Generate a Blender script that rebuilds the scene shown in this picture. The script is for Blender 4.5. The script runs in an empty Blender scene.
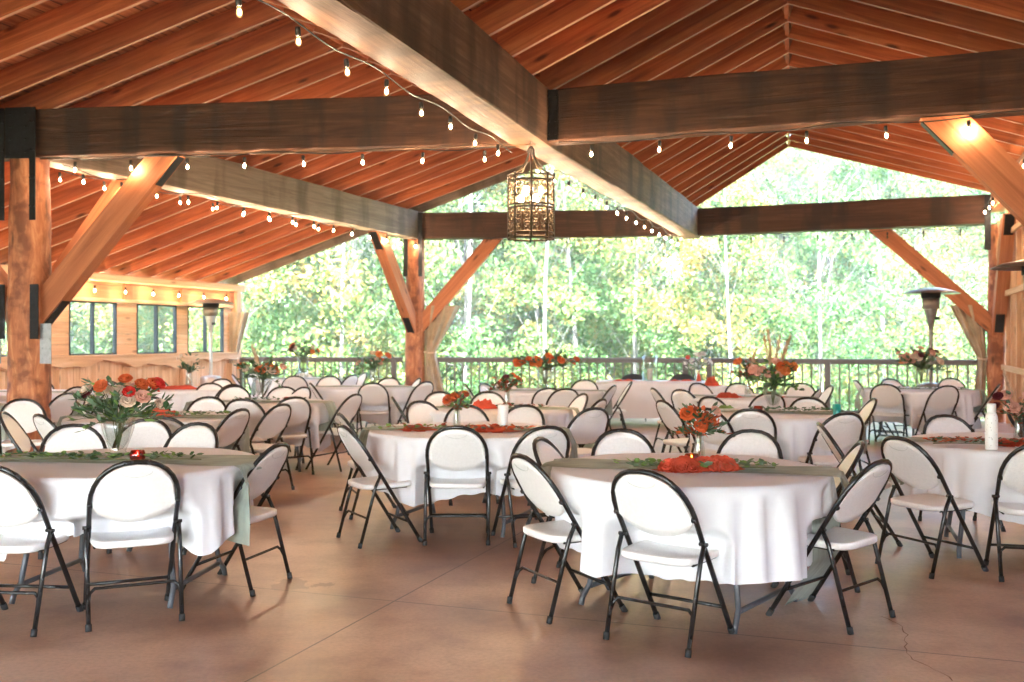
import bpy, math, random
import numpy as np
from mathutils import Vector, Matrix, noise as mnoise
random.seed(7)
PI = math.pi
scn = bpy.context.scene
COL = scn.collection

# ------------------------------------------------------------------ mesh builder
class MB:
    def __init__(s):
        s.v = []; s.f = []; s.sm = []; s.mi = []
    def add(s, verts, faces, smooth=False, mi=0):
        b = len(s.v)
        s.v += [tuple(p) for p in verts]
        for f in faces:
            s.f.append(tuple(i + b for i in f)); s.sm.append(smooth); s.mi.append(mi)
        return s
    def box(s, c, d, M=None, mi=0, bev=0.0):
        x, y, z = d[0]/2, d[1]/2, d[2]/2
        if bev <= 0:
            vs = [Vector((sx*x, sy*y, sz*z)) for sx in (-1, 1) for sy in (-1, 1) for sz in (-1, 1)]
            fs = [(0,1,3,2), (4,6,7,5), (0,4,5,1), (2,3,7,6), (0,2,6,4), (1,5,7,3)]
        else:
            # prism along x with chamfered long edges
            b = bev
            pr = [(-y+b,-z), (y-b,-z), (y,-z+b), (y,z-b), (y-b,z), (-y+b,z), (-y,z-b), (-y,-z+b)]
            vs = [Vector((-x, p[0], p[1])) for p in pr] + [Vector((x, p[0], p[1])) for p in pr]
            fs = [(i, (i+1) % 8, 8+(i+1) % 8, 8+i) for i in range(8)] + [tuple(range(7, -1, -1)), tuple(range(8, 16))]
        c = Vector(c)
        vs = [v + c for v in vs]
        if M is not None: vs = [M @ v for v in vs]
        return s.add(vs, fs, False, mi)
    def tube(s, pts, r, n=8, cap=True, smooth=True, mi=0):
        pts = [Vector(p) for p in pts]
        rs = r if isinstance(r, (list, tuple)) else [r]*len(pts)
        m = len(pts); vs = []; fs = []
        t0 = (pts[1]-pts[0]).normalized()
        a = Vector((0, 0, 1)) if abs(t0.z) < .9 else Vector((1, 0, 0))
        nrm = t0.cross(a).normalized()
        for i in range(m):
            if i == 0: t = pts[1]-pts[0]
            elif i == m-1: t = pts[-1]-pts[-2]
            else: t = (pts[i+1]-pts[i]).normalized() + (pts[i]-pts[i-1]).normalized()
            if t.length < 1e-9: t = t0
            t = t.normalized()
            nrm = (nrm - t*nrm.dot(t))
            if nrm.length < 1e-6: nrm = t.orthogonal()
            nrm = nrm.normalized()
            b = t.cross(nrm)
            for k in range(n):
                an = 2*PI*k/n
                vs.append(pts[i] + (nrm*math.cos(an) + b*math.sin(an))*rs[i])
        for i in range(m-1):
            for k in range(n):
                k2 = (k+1) % n
                fs.append((i*n+k, i*n+k2, (i+1)*n+k2, (i+1)*n+k))
        s.add(vs, fs, smooth, mi)
        if cap:
            b0 = len(s.v) - m*n
            s.f.append(tuple(b0+k for k in range(n-1, -1, -1))); s.sm.append(False); s.mi.append(mi)
            s.f.append(tuple(b0+(m-1)*n+k for k in range(n))); s.sm.append(False); s.mi.append(mi)
        return s
    def lathe(s, prof, n=20, c=(0, 0, 0), smooth=True, mi=0):
        vs = []; fs = []; m = len(prof)
        for r, z in prof:
            for k in range(n):
                a = 2*PI*k/n
                vs.append((c[0]+r*math.cos(a), c[1]+r*math.sin(a), c[2]+z))
        for i in range(m-1):
            for k in range(n):
                k2 = (k+1) % n
                fs.append((i*n+k, i*n+k2, (i+1)*n+k2, (i+1)*n+k))
        return s.add(vs, fs, smooth, mi)
    def grid(s, fn, nu, nv, smooth=True, mi=0, closeu=False):
        vs = [fn(i/(nu if closeu else nu-1), j/(nv-1)) for j in range(nv) for i in range(nu)]
        fs = []
        for j in range(nv-1):
            for i in range(nu if closeu else nu-1):
                i2 = (i+1) % nu
                fs.append((j*nu+i, j*nu+i2, (j+1)*nu+i2, (j+1)*nu+i))
        return s.add(vs, fs, smooth, mi)
    def mesh(s, name, mat):
        me = bpy.data.meshes.new(name)
        me.from_pydata([tuple(v) for v in s.v], [], s.f)
        me.polygons.foreach_set('use_smooth', s.sm)
        me.polygons.foreach_set('material_index', s.mi)
        for m in (mat if isinstance(mat, (list, tuple)) else [mat]): me.materials.append(m)
        me.update()
        return me
    def obj(s, name, mat, parent=None):
        return link(name, s.mesh(name, mat), parent)

def link(name, data, parent=None):
    o = bpy.data.objects.new(name, data); COL.objects.link(o)
    if parent is not None: o.parent = parent
    return o
def empty(name, loc=(0, 0, 0), rz=0.0, parent=None):
    o = link(name, None, parent); o.empty_display_size = .1
    o.location = loc; o.rotation_euler = (0, 0, rz)
    return o
def tag(o, label=None, cat=None, group=None, kind=None):
    if label: o['label'] = label
    if cat: o['category'] = cat
    if group: o['group'] = group
    if kind: o['kind'] = kind
    return o
def children(o, cache={}):
    return [c for c in bpy.data.objects if c.parent == o]
TREE = {}
def proto_tree(o):
    ch = children(o); TREE[o.name] = (o, [(c, children(c)) for c in ch])
    return TREE[o.name]
def copy_tree(pt, skip=()):
    o, ch = pt
    r = o.copy(); COL.objects.link(r)
    for c, gs in ch:
        if c.name.split('.')[0] in skip: continue
        d = c.copy(); COL.objects.link(d); d.parent = r
        for g in gs:
            if g.name.split('.')[0] in skip: continue
            e = g.copy(); COL.objects.link(e); e.parent = d
    return r

# ------------------------------------------------------------------ materials
def mat_base(name):
    m = bpy.data.materials.new(name); m.use_nodes = True
    nt = m.node_tree; b = nt.nodes['Principled BSDF']
    return m, nt, b
def N(nt, t, **kw):
    n = nt.nodes.new(t)
    for k, v in kw.items():
        if hasattr(n, k): setattr(n, k, v)
        else: n.inputs[k].default_value = v
    return n
def ramp(nt, stops, fac):
    r = nt.nodes.new('ShaderNodeValToRGB'); e = r.color_ramp.elements
    while len(e) < len(stops): e.new(.5)
    for i, (p, c) in enumerate(stops):
        e[i].position = p; e[i].color = (*c, 1) if len(c) == 3 else c
    nt.links.new(fac, r.inputs['Fac']); return r.outputs['Color']
def mixc(nt, fac, a, b, mode='MIX'):
    n = nt.nodes.new('ShaderNodeMix'); n.data_type = 'RGBA'; n.blend_type = mode
    if isinstance(fac, (int, float)): n.inputs[0].default_value = fac
    else: nt.links.new(fac, n.inputs[0])
    for i, c in ((6, a), (7, b)):
        if isinstance(c, (tuple, list)): n.inputs[i].default_value = (*c[:3], 1)
        else: nt.links.new(c, n.inputs[i])
    return n.outputs[2]
def math_(nt, op, a, b=None, c=None):
    n = nt.nodes.new('ShaderNodeMath'); n.operation = op
    for i, x in enumerate((a, b, c)):
        if x is None: continue
        if isinstance(x, (int, float)): n.inputs[i].default_value = x
        else: nt.links.new(x, n.inputs[i])
    return n.outputs[0]
def plain(name, col, rough=.5, metal=0, vary=.12, bump=0, scale=20, spec=.5):
    m, nt, b = mat_base(name)
    tc = N(nt, 'ShaderNodeTexCoord'); no = N(nt, 'ShaderNodeTexNoise'); no.inputs['Scale'].default_value = scale
    no.inputs['Detail'].default_value = 4
    nt.links.new(tc.outputs['Object'], no.inputs['Vector'])
    lo = tuple(c*(1-vary) for c in col); hi = tuple(min(1, c*(1+vary)) for c in col)
    c = ramp(nt, [(.3, lo), (.7, hi)], no.outputs['Fac'])
    nt.links.new(c, b.inputs['Base Color'])
    b.inputs['Roughness'].default_value = rough; b.inputs['Metallic'].default_value = metal
    b.inputs['Specular IOR Level'].default_value = spec
    if bump:
        bp = N(nt, 'ShaderNodeBump'); bp.inputs['Strength'].default_value = bump; bp.inputs['Distance'].default_value = .01
        nt.links.new(no.outputs['Fac'], bp.inputs['Height']); nt.links.new(bp.outputs[0], b.inputs['Normal'])
    return m
def wood(name, stops, rough=.65, grain=14, stretch=.05, knots=.0, stain=None, tint=.35, bump=.25, coord='Object', stain_scale=1.2):
    """grain runs along the member's local X"""
    m, nt, b = mat_base(name)
    tc = N(nt, 'ShaderNodeTexCoord'); oi = N(nt, 'ShaderNodeObjectInfo')
    off = N(nt, 'ShaderNodeVectorMath', operation='SCALE'); off.inputs[0].default_value = (31.7, 17.3, 23.1)
    nt.links.new(oi.outputs['Random'], off.inputs['Scale'])
    ad = N(nt, 'ShaderNodeVectorMath', operation='ADD')
    nt.links.new(tc.outputs[coord], ad.inputs[0]); nt.links.new(off.outputs[0], ad.inputs[1])
    mp = N(nt, 'ShaderNodeMapping'); mp.inputs['Scale'].default_value = (stretch*grain, grain, grain)
    nt.links.new(ad.outputs[0], mp.inputs['Vector'])
    n1 = N(nt, 'ShaderNodeTexNoise'); n1.inputs['Scale'].default_value = 1; n1.inputs['Detail'].default_value = 6
    n1.inputs['Roughness'].default_value = .65; n1.inputs['Distortion'].default_value = 1.2
    nt.links.new(mp.outputs[0], n1.inputs['Vector'])
    col = ramp(nt, stops, n1.outputs['Fac'])
    # broad tone change between boards and along a board
    n2 = N(nt, 'ShaderNodeTexNoise'); n2.inputs['Scale'].default_value = stain_scale; n2.inputs['Detail'].default_value = 4
    m2 = N(nt, 'ShaderNodeMapping'); m2.inputs['Scale'].default_value = (1.5, .3, .3) if name.startswith(('beam', 'weathered')) else (1, 1, 1)
    nt.links.new(ad.outputs[0], m2.inputs['Vector']); nt.links.new(m2.outputs[0], n2.inputs['Vector'])
    if stain:
        f = ramp(nt, [(.48, (0, 0, 0)), (.62, (1, 1, 1))], n2.outputs['Fac'])
        f2 = math_(nt, 'MULTIPLY', f, stain[1])
        col = mixc(nt, f2, col, stain[0])
    if knots > 0:
        mk = N(nt, 'ShaderNodeMapping'); mk.inputs['Scale'].default_value = (1.6, 5.5, 5.5)
        nt.links.new(ad.outputs[0], mk.inputs['Vector'])
        vo = N(nt, 'ShaderNodeTexVoronoi'); vo.inputs['Scale'].default_value = 1.0
        nt.links.new(mk.outputs[0], vo.inputs['Vector'])
        kf = ramp(nt, [(.07, (1, 1, 1)), (.17, (0, 0, 0))], vo.outputs['Distance'])
        kf = math_(nt, 'MULTIPLY', kf, knots)
        col = mixc(nt, kf, col, tuple(c*.22 for c in stops[0][1]))
    h = N(nt, 'ShaderNodeHueSaturation')
    v = math_(nt, 'MULTIPLY_ADD', oi.outputs['Random'], tint, 1-tint/2)
    nt.links.new(v, h.inputs['Value']); nt.links.new(col, h.inputs['Color'])
    nt.links.new(h.outputs[0], b.inputs['Base Color'])
    b.inputs['Roughness'].default_value = rough
    b.inputs['Specular IOR Level'].default_value = .3
    bp = N(nt, 'ShaderNodeBump'); bp.inputs['Strength'].default_value = bump; bp.inputs['Distance'].default_value = .01
    nt.links.new(n1.outputs['Fac'], bp.inputs['Height']); nt.links.new(bp.outputs[0], b.inputs['Normal'])
    return m

M = {}
M['rafter'] = wood('rafter_wood', [(.3, (.24, .052, .013)), (.55, (.47, .122, .032)), (.75, (.62, .21, .062))], knots=.85, tint=.45, grain=12)
M['deckwood'] = None
M['edge'] = wood('bounce_light_edge', [(.3, (.50, .27, .15)), (.7, (.66, .42, .27))], tint=.2, grain=10)  # paler wood imitating floor light bounced onto the rafter undersides
M['beam'] = wood('beam_wood', [(.25, (.060, .030, .016)), (.5, (.14, .074, .042)), (.75, (.24, .14, .085))], knots=.3, tint=.15, grain=15, stain=((.035, .022, .014), .75), stain_scale=1.9, bump=.9)
M['beam_dark'] = wood('beam_wood_dark', [(.25, (.028, .010, .004)), (.5, (.072, .028, .012)), (.75, (.135, .062, .030))], knots=.3, tint=.1, grain=15, stain=((.03, .016, .01), .8), stain_scale=2.2, bump=.9)
M['beam_grey'] = wood('weathered_wood', [(.25, (.15, .105, .075)), (.5, (.28, .21, .155)), (.75, (.40, .31, .235))], knots=.2, tint=.1, grain=14, stain=((.08, .06, .04), .6), stain_scale=1.4, bump=.5)
M['brace'] = wood('brace_wood', [(.3, (.28, .09, .03)), (.55, (.44, .155, .055)), (.75, (.54, .23, .09))], knots=.8, tint=.15, grain=10)
M['log'] = wood('log_wood', [(.3, (.22, .07, .025)), (.5, (.42, .155, .06)), (.68, (.60, .29, .13))], knots=.75, tint=.1, grain=9, stretch=.22, stain=((.15, .045, .02), .8), stain_scale=5.5, bump=.6)
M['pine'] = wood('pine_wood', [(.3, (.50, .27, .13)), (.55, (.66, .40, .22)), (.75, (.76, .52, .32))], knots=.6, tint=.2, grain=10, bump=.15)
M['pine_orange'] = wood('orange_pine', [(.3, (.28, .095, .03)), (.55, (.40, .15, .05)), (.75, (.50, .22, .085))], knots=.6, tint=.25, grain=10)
M['iron'] = plain('black_iron', (.018, .018, .02), .45, .8, .3)
M['steel_grey'] = plain('grey_steel', (.28, .29, .31), .4, .7, .15)
M['tube'] = plain('black_tube', (.013, .013, .014), .25, 0, .2)
M['rubber'] = plain('rubber', (.015, .015, .016), .7)
M['chair_white'] = plain('white_plastic', (.81, .80, .785), .38, 0, .04, .05, 60)
M['leg_grey'] = plain('grey_enamel', (.075, .08, .09), .4, 0, .15)
M['tabletop'] = plain('grey_plastic', (.55, .55, .53), .5)
M['rail'] = plain('rail_paint', (.10, .082, .075), .45, 0, .15)
M['cable'] = plain('black_cable', (.012, .011, .01), .6)
M['heater'] = plain('heater_steel', (.20, .18, .165), .35, .7, .15)
M['heater_pale'] = plain('pale_heater_steel', (.48, .45, .42), .35, .5, .1)
M['mesh_steel'] = plain('burner_steel', (.30, .24, .19), .35, .8, .3, .4, 200)
M['bronze'] = plain('bronze', (.035, .022, .010), .5, .3, .3)
M['black_fabric'] = plain('black_fabric', (.02, .02, .022), .85)
M['teal'] = plain('teal_enamel', (.02, .28, .24), .3)
M['white_enamel'] = None

def cloth_mat(name, col, rough=.85, trans=.15, alpha=None, vary=.06):
    m, nt, b = mat_base(name)
    tc = N(nt, 'ShaderNodeTexCoord')
    n = N(nt, 'ShaderNodeTexNoise'); n.inputs['Scale'].default_value = 5; n.inputs['Detail'].default_value = 5
    nt.links.new(tc.outputs['Object'], n.inputs['Vector'])
    lo = tuple(c*(1-vary) for c in col); hi = tuple(min(1, c*(1+vary)) for c in col)
    c = ramp(nt, [(.3, lo), (.7, hi)], n.outputs['Fac'])
    nt.links.new(c, b.inputs['Base Color']); b.inputs['Roughness'].default_value = rough
    b.inputs['Specular IOR Level'].default_value = .25
    bp = N(nt, 'ShaderNodeBump'); bp.inputs['Strength'].default_value = .25; bp.inputs['Distance'].default_value = .02
    nt.links.new(n.outputs['Fac'], bp.inputs['Height']); nt.links.new(bp.outputs[0], b.inputs['Normal'])
    out = nt.nodes['Material Output']; sh = b.outputs[0]
    if trans:
        t = N(nt, 'ShaderNodeBsdfTranslucent'); nt.links.new(c, t.inputs['Color'])
        mx = N(nt, 'ShaderNodeMixShader'); mx.inputs[0].default_value = trans
        nt.links.new(sh, mx.inputs[1]); nt.links.new(t.outputs[0], mx.inputs[2]); sh = mx.outputs[0]
    if alpha:
        w = N(nt, 'ShaderNodeTexNoise'); w.inputs['Scale'].default_value = 1; w.inputs['Detail'].default_value = 4
        mp = N(nt, 'ShaderNodeMapping'); mp.inputs['Scale'].default_value = (3, 45, 6)
        nt.links.new(tc.outputs['Object'], mp.inputs['Vector']); nt.links.new(mp.outputs[0], w.inputs['Vector'])
        f = ramp(nt, [(.35, (0, 0, 0)), (.65, (1, 1, 1))], w.outputs['Fac'])
        f = math_(nt, 'MULTIPLY_ADD', f, alpha[1], alpha[0])
        tr = N(nt, 'ShaderNodeBsdfTransparent')
        mx = N(nt, 'ShaderNodeMixShader'); nt.links.new(f, mx.inputs[0])
        nt.links.new(sh, mx.inputs[1]); nt.links.new(tr.outputs[0], mx.inputs[2]); sh = mx.outputs[0]
    nt.links.new(sh, out.inputs['Surface'])
    return m
M['cloth'] = cloth_mat('white_linen', (.79, .79, .82), trans=.12, vary=.03)
M['sage'] = cloth_mat('sage_gauze', (.37, .43, .37), trans=.2, alpha=(.04, .2), vary=.25)
M['sage_solid'] = cloth_mat('sage_cloth', (.37, .43, .37), trans=.1, vary=.25)
M['rust'] = cloth_mat('rust_gauze', (.58, .085, .035), trans=.2, vary=.3)
M['rust_dark'] = cloth_mat('dark_rust_leaf', (.30, .06, .03), trans=.2, vary=.4)
M['curtain'] = cloth_mat('tan_canvas', (.46, .36, .24), trans=.1, vary=.2)
M['curtain_pale'] = cloth_mat('pale_canvas', (.72, .55, .38), trans=.2, vary=.1)
def petal(name, col): return cloth_mat(name, col, .7, .25, vary=.2)
M['p_red'] = petal('red_petal', (.62, .03, .02)); M['p_rust'] = petal('rust_petal', (.62, .13, .03))
M['p_orange'] = petal('orange_petal', (.70, .22, .05)); M['p_cream'] = petal('cream_petal', (.75, .62, .50))
M['p_blush'] = petal('blush_petal', (.72, .42, .32)); M['p_plum'] = petal('plum_petal', (.12, .015, .03))
M['p_white'] = petal('white_petal', (.80, .76, .70))
M['p_pampas'] = petal('pampas', (.62, .45, .30))
M['g_sage'] = petal('eucalyptus_leaf', (.13, .20, .12)); M['g_dark'] = petal('dark_leaf', (.045, .10, .035))
M['g_bright'] = petal('bright_leaf', (.18, .30, .07)); M['stem'] = plain('stem', (.10, .13, .04), .7)

def glass_mat(name, col=(1, 1, 1), rough=.02, tr=.75):
    m, nt, b = mat_base(name); nt.nodes.remove(b)
    g = N(nt, 'ShaderNodeBsdfGlossy'); g.inputs['Roughness'].default_value = rough
    t = N(nt, 'ShaderNodeBsdfTransparent'); t.inputs['Color'].default_value = (*col, 1)
    fr = N(nt, 'ShaderNodeLayerWeight'); fr.inputs['Blend'].default_value = .5
    f = math_(nt, 'MULTIPLY_ADD', math_(nt, 'POWER', fr.outputs['Facing'], 3), .55, (1-tr)*.4)
    mx = N(nt, 'ShaderNodeMixShader'); nt.links.new(f, mx.inputs[0])
    nt.links.new(t.outputs[0], mx.inputs[1]); nt.links.new(g.outputs[0], mx.inputs[2])
    nt.links.new(mx.outputs[0], nt.nodes['Material Output'].inputs['Surface'])
    return m
M['glass'] = glass_mat('clear_glass', (.93, .95, .94)); M['pane'] = glass_mat('window_glass', (.95, .98, .97), .03, .93)
M['red_glass'] = glass_mat('red_glass', (.75, .07, .03)); M['amber'] = glass_mat('amber_glass', (.8, .35, .08))
def emit(name, col, st):
    m, nt, b = mat_base(name)
    b.inputs['Base Color'].default_value = (*col, 1)
    b.inputs['Emission Color'].default_value = (*col, 1); b.inputs['Emission Strength'].default_value = st
    return m
m, nt, b = mat_base('lit_bulb'); M['bulb'] = m; nt.nodes.remove(b)   # thin amber glass, faintly glowing
e_ = N(nt, 'ShaderNodeEmission'); e_.inputs[0].default_value = (1, .46, .13, 1); e_.inputs[1].default_value = .06
t_ = N(nt, 'ShaderNodeBsdfTransparent'); t_.inputs[0].default_value = (1, .92, .8, 1)
x_ = N(nt, 'ShaderNodeMixShader'); x_.inputs[0].default_value = .5
nt.links.new(t_.outputs[0], x_.inputs[1]); nt.links.new(e_.outputs[0], x_.inputs[2]); nt.links.new(x_.outputs[0], nt.nodes['Material Output'].inputs['Surface'])
M['filament'] = emit('glowing_filament', (1, .68, .40), 110)
M['bulb_off'] = plain('dim_bulb', (.10, .09, .05), .2)
M['candle_lit'] = emit('candle_flame', (1, .5, .15), 4)
M['chand_bulb'] = emit('lantern_bulb', (1, .56, .22), 12)

# white bottle with speckle
m, nt, b = mat_base('speckled_enamel'); M['white_enamel'] = m
tc = N(nt, 'ShaderNodeTexCoord'); vo = N(nt, 'ShaderNodeTexVoronoi'); vo.inputs['Scale'].default_value = 60
nt.links.new(tc.outputs['Object'], vo.inputs['Vector'])
nt.links.new(ramp(nt, [(.12, (.35, .34, .33)), (.2, (.82, .82, .80))], vo.outputs['Distance']), b.inputs['Base Color']); b.inputs['Roughness'].default_value = .35

# roof deck boards (uses UV in metres: u along rafter, v along ridge)
m, nt, b = mat_base('roof_boards'); M['deckwood'] = m
tc = N(nt, 'ShaderNodeTexCoord'); sp = N(nt, 'ShaderNodeSeparateXYZ'); nt.links.new(tc.outputs['UV'], sp.inputs[0])
bi = math_(nt, 'FLOOR', math_(nt, 'DIVIDE', sp.outputs[0], .19))
wn = N(nt, 'ShaderNodeTexWhiteNoise', noise_dimensions='1D'); nt.links.new(bi, wn.inputs['W'])
mp = N(nt, 'ShaderNodeMapping'); mp.inputs['Scale'].default_value = (14, .9, 1)
nt.links.new(tc.outputs['UV'], mp.inputs['Vector'])
sh = N(nt, 'ShaderNodeVectorMath', operation='ADD'); nt.links.new(mp.outputs[0], sh.inputs[0])
cb = N(nt, 'ShaderNodeCombineXYZ'); nt.links.new(math_(nt, 'MULTIPLY', wn.outputs[0], 40), cb.inputs[1]); nt.links.new(cb.outputs[0], sh.inputs[1])
n1 = N(nt, 'ShaderNodeTexNoise'); n1.inputs['Scale'].default_value = 1.2; n1.inputs['Detail'].default_value = 6; n1.inputs['Distortion'].default_value = 1
nt.links.new(sh.outputs[0], n1.inputs['Vector'])
c = ramp(nt, [(.3, (.18, .045, .016)), (.5, (.37, .115, .038)), (.72, (.52, .20, .075))], n1.outputs['Fac'])
hs = N(nt, 'ShaderNodeHueSaturation'); nt.links.new(c, hs.inputs['Color']); nt.links.new(math_(nt, 'MULTIPLY_ADD', wn.outputs[0], .7, .65), hs.inputs['Value'])
fr = math_(nt, 'FRACT', math_(nt, 'DIVIDE', sp.outputs[0], .19))
gap = math_(nt, 'LESS_THAN', fr, .055)
nt.links.new(mixc(nt, gap, hs.outputs[0], (.02, .008, .004)), b.inputs['Base Color']); b.inputs['Roughness'].default_value = .7

# concrete floor: stained, sealed, with saw-cut joints
vdir = Vector((3.34, 9.27)).normalized(); ndir = Vector((vdir.y, -vdir.x))
m, nt, b = mat_base('stained_concrete'); M['floor'] = m
tc = N(nt, 'ShaderNodeTexCoord')
n1 = N(nt, 'ShaderNodeTexNoise'); n1.inputs['Scale'].default_value = .8; n1.inputs['Detail'].default_value = 7; n1.inputs['Roughness'].default_value = .5; n1.inputs['Distortion'].default_value = 0
n2 = N(nt, 'ShaderNodeTexNoise'); n2.inputs['Scale'].default_value = 3.2; n2.inputs['Detail'].default_value = 8; n2.inputs['Roughness'].default_value = .7
n3 = N(nt, 'ShaderNodeTexNoise'); n3.inputs['Scale'].default_value = 45; n3.inputs['Detail'].default_value = 4
for n in (n1, n2, n3): nt.links.new(tc.outputs['Object'], n.inputs['Vector'])
c1 = ramp(nt, [(.36, (.25, .125, .075)), (.5, (.43, .25, .152)), (.62, (.58, .38, .25))], n1.outputs['Fac'])
c2 = ramp(nt, [(.3, (.74, .71, .69)), (.5, (.95, .95, .95)), (.72, (1, 1, 1))], n2.outputs['Fac'])
c = mixc(nt, .85, c1, c2, 'MULTIPLY')
c3 = ramp(nt, [(.3, (.76, .76, .76)), (.6, (1, 1, 1))], n3.outputs['Fac']); c = mixc(nt, .7, c, c3, 'MULTIPLY')
sp = N(nt, 'ShaderNodeSeparateXYZ'); nt.links.new(tc.outputs['Object'], sp.inputs[0])
def linefac(px, py, nx, ny, period, w):
    d = math_(nt, 'ADD', math_(nt, 'MULTIPLY', math_(nt, 'SUBTRACT', sp.outputs[0], px), nx), math_(nt, 'MULTIPLY', math_(nt, 'SUBTRACT', sp.outputs[1], py), ny))
    d = math_(nt, 'ADD', d, math_(nt, 'MULTIPLY', math_(nt, 'SUBTRACT', n2.outputs['Fac'], .5), .012))
    d = math_(nt, 'ABSOLUTE', math_(nt, 'SUBTRACT', math_(nt, 'MODULO', math_(nt, 'ADD', d, period*50+period/2), period), period/2))
    return math_(nt, 'LESS_THAN', d, w)
g = math_(nt, 'MAXIMUM', linefac(-1.13, 4.29, ndir.x, ndir.y, 5.3, .0055), linefac(.238, 10.53, -ndir.y, ndir.x, 4.92, .0055))
c = mixc(nt, math_(nt, 'MULTIPLY', g, .8), c, (.03, .018, .012))
# a spill
def blob(px, py, r):
    d = N(nt, 'ShaderNodeVectorMath', operation='DISTANCE'); nt.links.new(tc.outputs['Object'], d.inputs[0]); d.inputs[1].default_value = (px, py, 0)
    q = math_(nt, 'ADD', d.outputs['Value'], math_(nt, 'MULTIPLY', math_(nt, 'SUBTRACT', n2.outputs['Fac'], .5), .55))
    return math_(nt, 'LESS_THAN', q, r)
sp1 = math_(nt, 'MAXIMUM', blob(-1.30, 6.02, .13), blob(-1.12, 5.98, .09))
c = mixc(nt, math_(nt, 'MULTIPLY', sp1, .55), c, (.07, .03, .02))
nt.links.new(c, b.inputs['Base Color'])
rr = N(nt, 'ShaderNodeMapRange'); rr.inputs[1].default_value = .3; rr.inputs[2].default_value = .7; rr.inputs[3].default_value = .29; rr.inputs[4].default_value = .44
nt.links.new(n1.outputs['Fac'], rr.inputs[0]); nt.links.new(rr.outputs[0], b.inputs['Roughness'])
b.inputs['Specular IOR Level'].default_value = .85
bp = N(nt, 'ShaderNodeBump'); bp.inputs['Strength'].default_value = .03; bp.inputs['Distance'].default_value = .01
nt.links.new(n2.outputs['Fac'], bp.inputs['Height']); nt.links.new(bp.outputs[0], b.inputs['Normal'])

def leaf_mat(name, cols, trans=.45):
    m, nt, b = mat_base(name)
    ge = N(nt, 'ShaderNodeNewGeometry'); oi = N(nt, 'ShaderNodeObjectInfo')
    n = N(nt, 'ShaderNodeTexNoise'); n.inputs['Scale'].default_value = .33; n.inputs['Detail'].default_value = 3
    nt.links.new(ge.outputs['Position'], n.inputs['Vector'])
    f = math_(nt, 'ADD', math_(nt, 'MULTIPLY', ge.outputs['Random Per Island'], .30), math_(nt, 'MULTIPLY', n.outputs['Fac'], .9))
    f = math_(nt, 'ADD', f, math_(nt, 'MULTIPLY_ADD', oi.outputs['Random'], .24, -.22))
    c = ramp(nt, cols, f)
    b.inputs['Roughness'].default_value = .8; b.inputs['Specular IOR Level'].default_value = .12
    nt.links.new(c, b.inputs['Base Color'])
    t = N(nt, 'ShaderNodeBsdfTranslucent'); nt.links.new(c, t.inputs['Color'])
    mx = N(nt, 'ShaderNodeMixShader'); mx.inputs[0].default_value = trans
    nt.links.new(b.outputs[0], mx.inputs[1]); nt.links.new(t.outputs[0], mx.inputs[2])
    nt.links.new(mx.outputs[0], nt.nodes['Material Output'].inputs['Surface'])
    return m
M['leaf'] = leaf_mat('aspen_leaf', [(.28, (.045, .095, .030)), (.44, (.068, .118, .034)), (.57, (.098, .132, .036)), (.70, (.18, .15, .038)), (.86, (.28, .165, .042))])
M['grass'] = plain('meadow_ground', (.09, .14, .04), .9, 0, .5, .5, 1.5)
M['bark'] = plain('aspen_bark', (.085, .08, .065), .9, 0, .45, .4, 6)

# ------------------------------------------------------------------ plan
A = Vector((-5.385, 11.35)); Bp = Vector((-1.957, 20.5)); N1 = Vector((.238, 10.53)); F1 = Vector((3.49, 19.92))
Cp = Vector((8.52, 17.82)); V = Vector((3.34, 9.27)); PR = Cp - V*.98
W0 = Vector((-5.80, 20.9)); WN = W0 - V
ZB, ZT = 3.45, 4.0
def P(v2, z): return Vector((v2.x, v2.y, z))
def lerp(a, b, t): return a + (b-a)*t
def u0(w): return lerp(A, Bp, w)
def u1(w): return lerp(N1, F1, w)
def u2(w): return lerp(PR, Cp, w)
def uw(w): return lerp(WN, W0, w)
def ridge1(w): return (u0(w)+u1(w))/2
def ridge2(w):
    s = .476 + (.346-.476)*w
    return lerp(u1(w), u2(w), s)
ZR1 = 5.0; ZR2 = 5.12; ZE = 2.58

def member(name, p0, p1, w, d, mat, parent, bev=.0, off=0.0, rough=0.0, seg=1):
    """box beam from p0 to p1 (centre line), width w horizontal, depth d; local X along the member"""
    p0 = Vector(p0); p1 = Vector(p1); X = (p1-p0); L = X.length; X.normalize()
    Y = Vector((0, 0, 1)).cross(X)
    if Y.length < 1e-4: Y = Vector((0, 1, 0))
    Y.normalize(); Z = X.cross(Y)
    c = (p0+p1)/2 + Z*off
    mb = MB()
    if rough <= 0:
        mb.box((0, 0, 0), (L, w, d), bev=bev)
        if isinstance(mat, list): mb.mi[4] = 1   # lower face takes the painted bounce light
    else:
        y, z, b = w/2, d/2, bev
        pr = [(-y+b,-z), (0,-z), (y-b,-z), (y,-z+b), (y,0), (y,z-b), (y-b,z), (0,z), (-y+b,z), (-y,z-b), (-y,0), (-y,-z+b)]
        n = max(2, int(L/.35)); sd = random.uniform(0, 99)
        vs = []; fs = []
        for i in range(n+1):
            x = -L/2 + L*i/n
            for k, (a, e) in enumerate(pr):
                q = mnoise.noise(Vector((x*1.3+sd, k*1.7, sd)))*rough
                l = math.hypot(a, e)
                vs.append((x, a + a/l*q, e + e/l*q))
        for i in range(n):
            for k in range(12):
                k2 = (k+1) % 12
                fs.append((i*12+k, i*12+k2, (i+1)*12+k2, (i+1)*12+k))
        fs.append(tuple(range(11, -1, -1))); fs.append(tuple(n*12+k for k in range(12)))
        mb.add(vs, fs)
    o = mb.obj(name, mat, parent)
    R = Matrix((X, Y, Z)).transposed().to_4x4(); R.translation = c
    o.matrix_local = R
    return o

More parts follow.
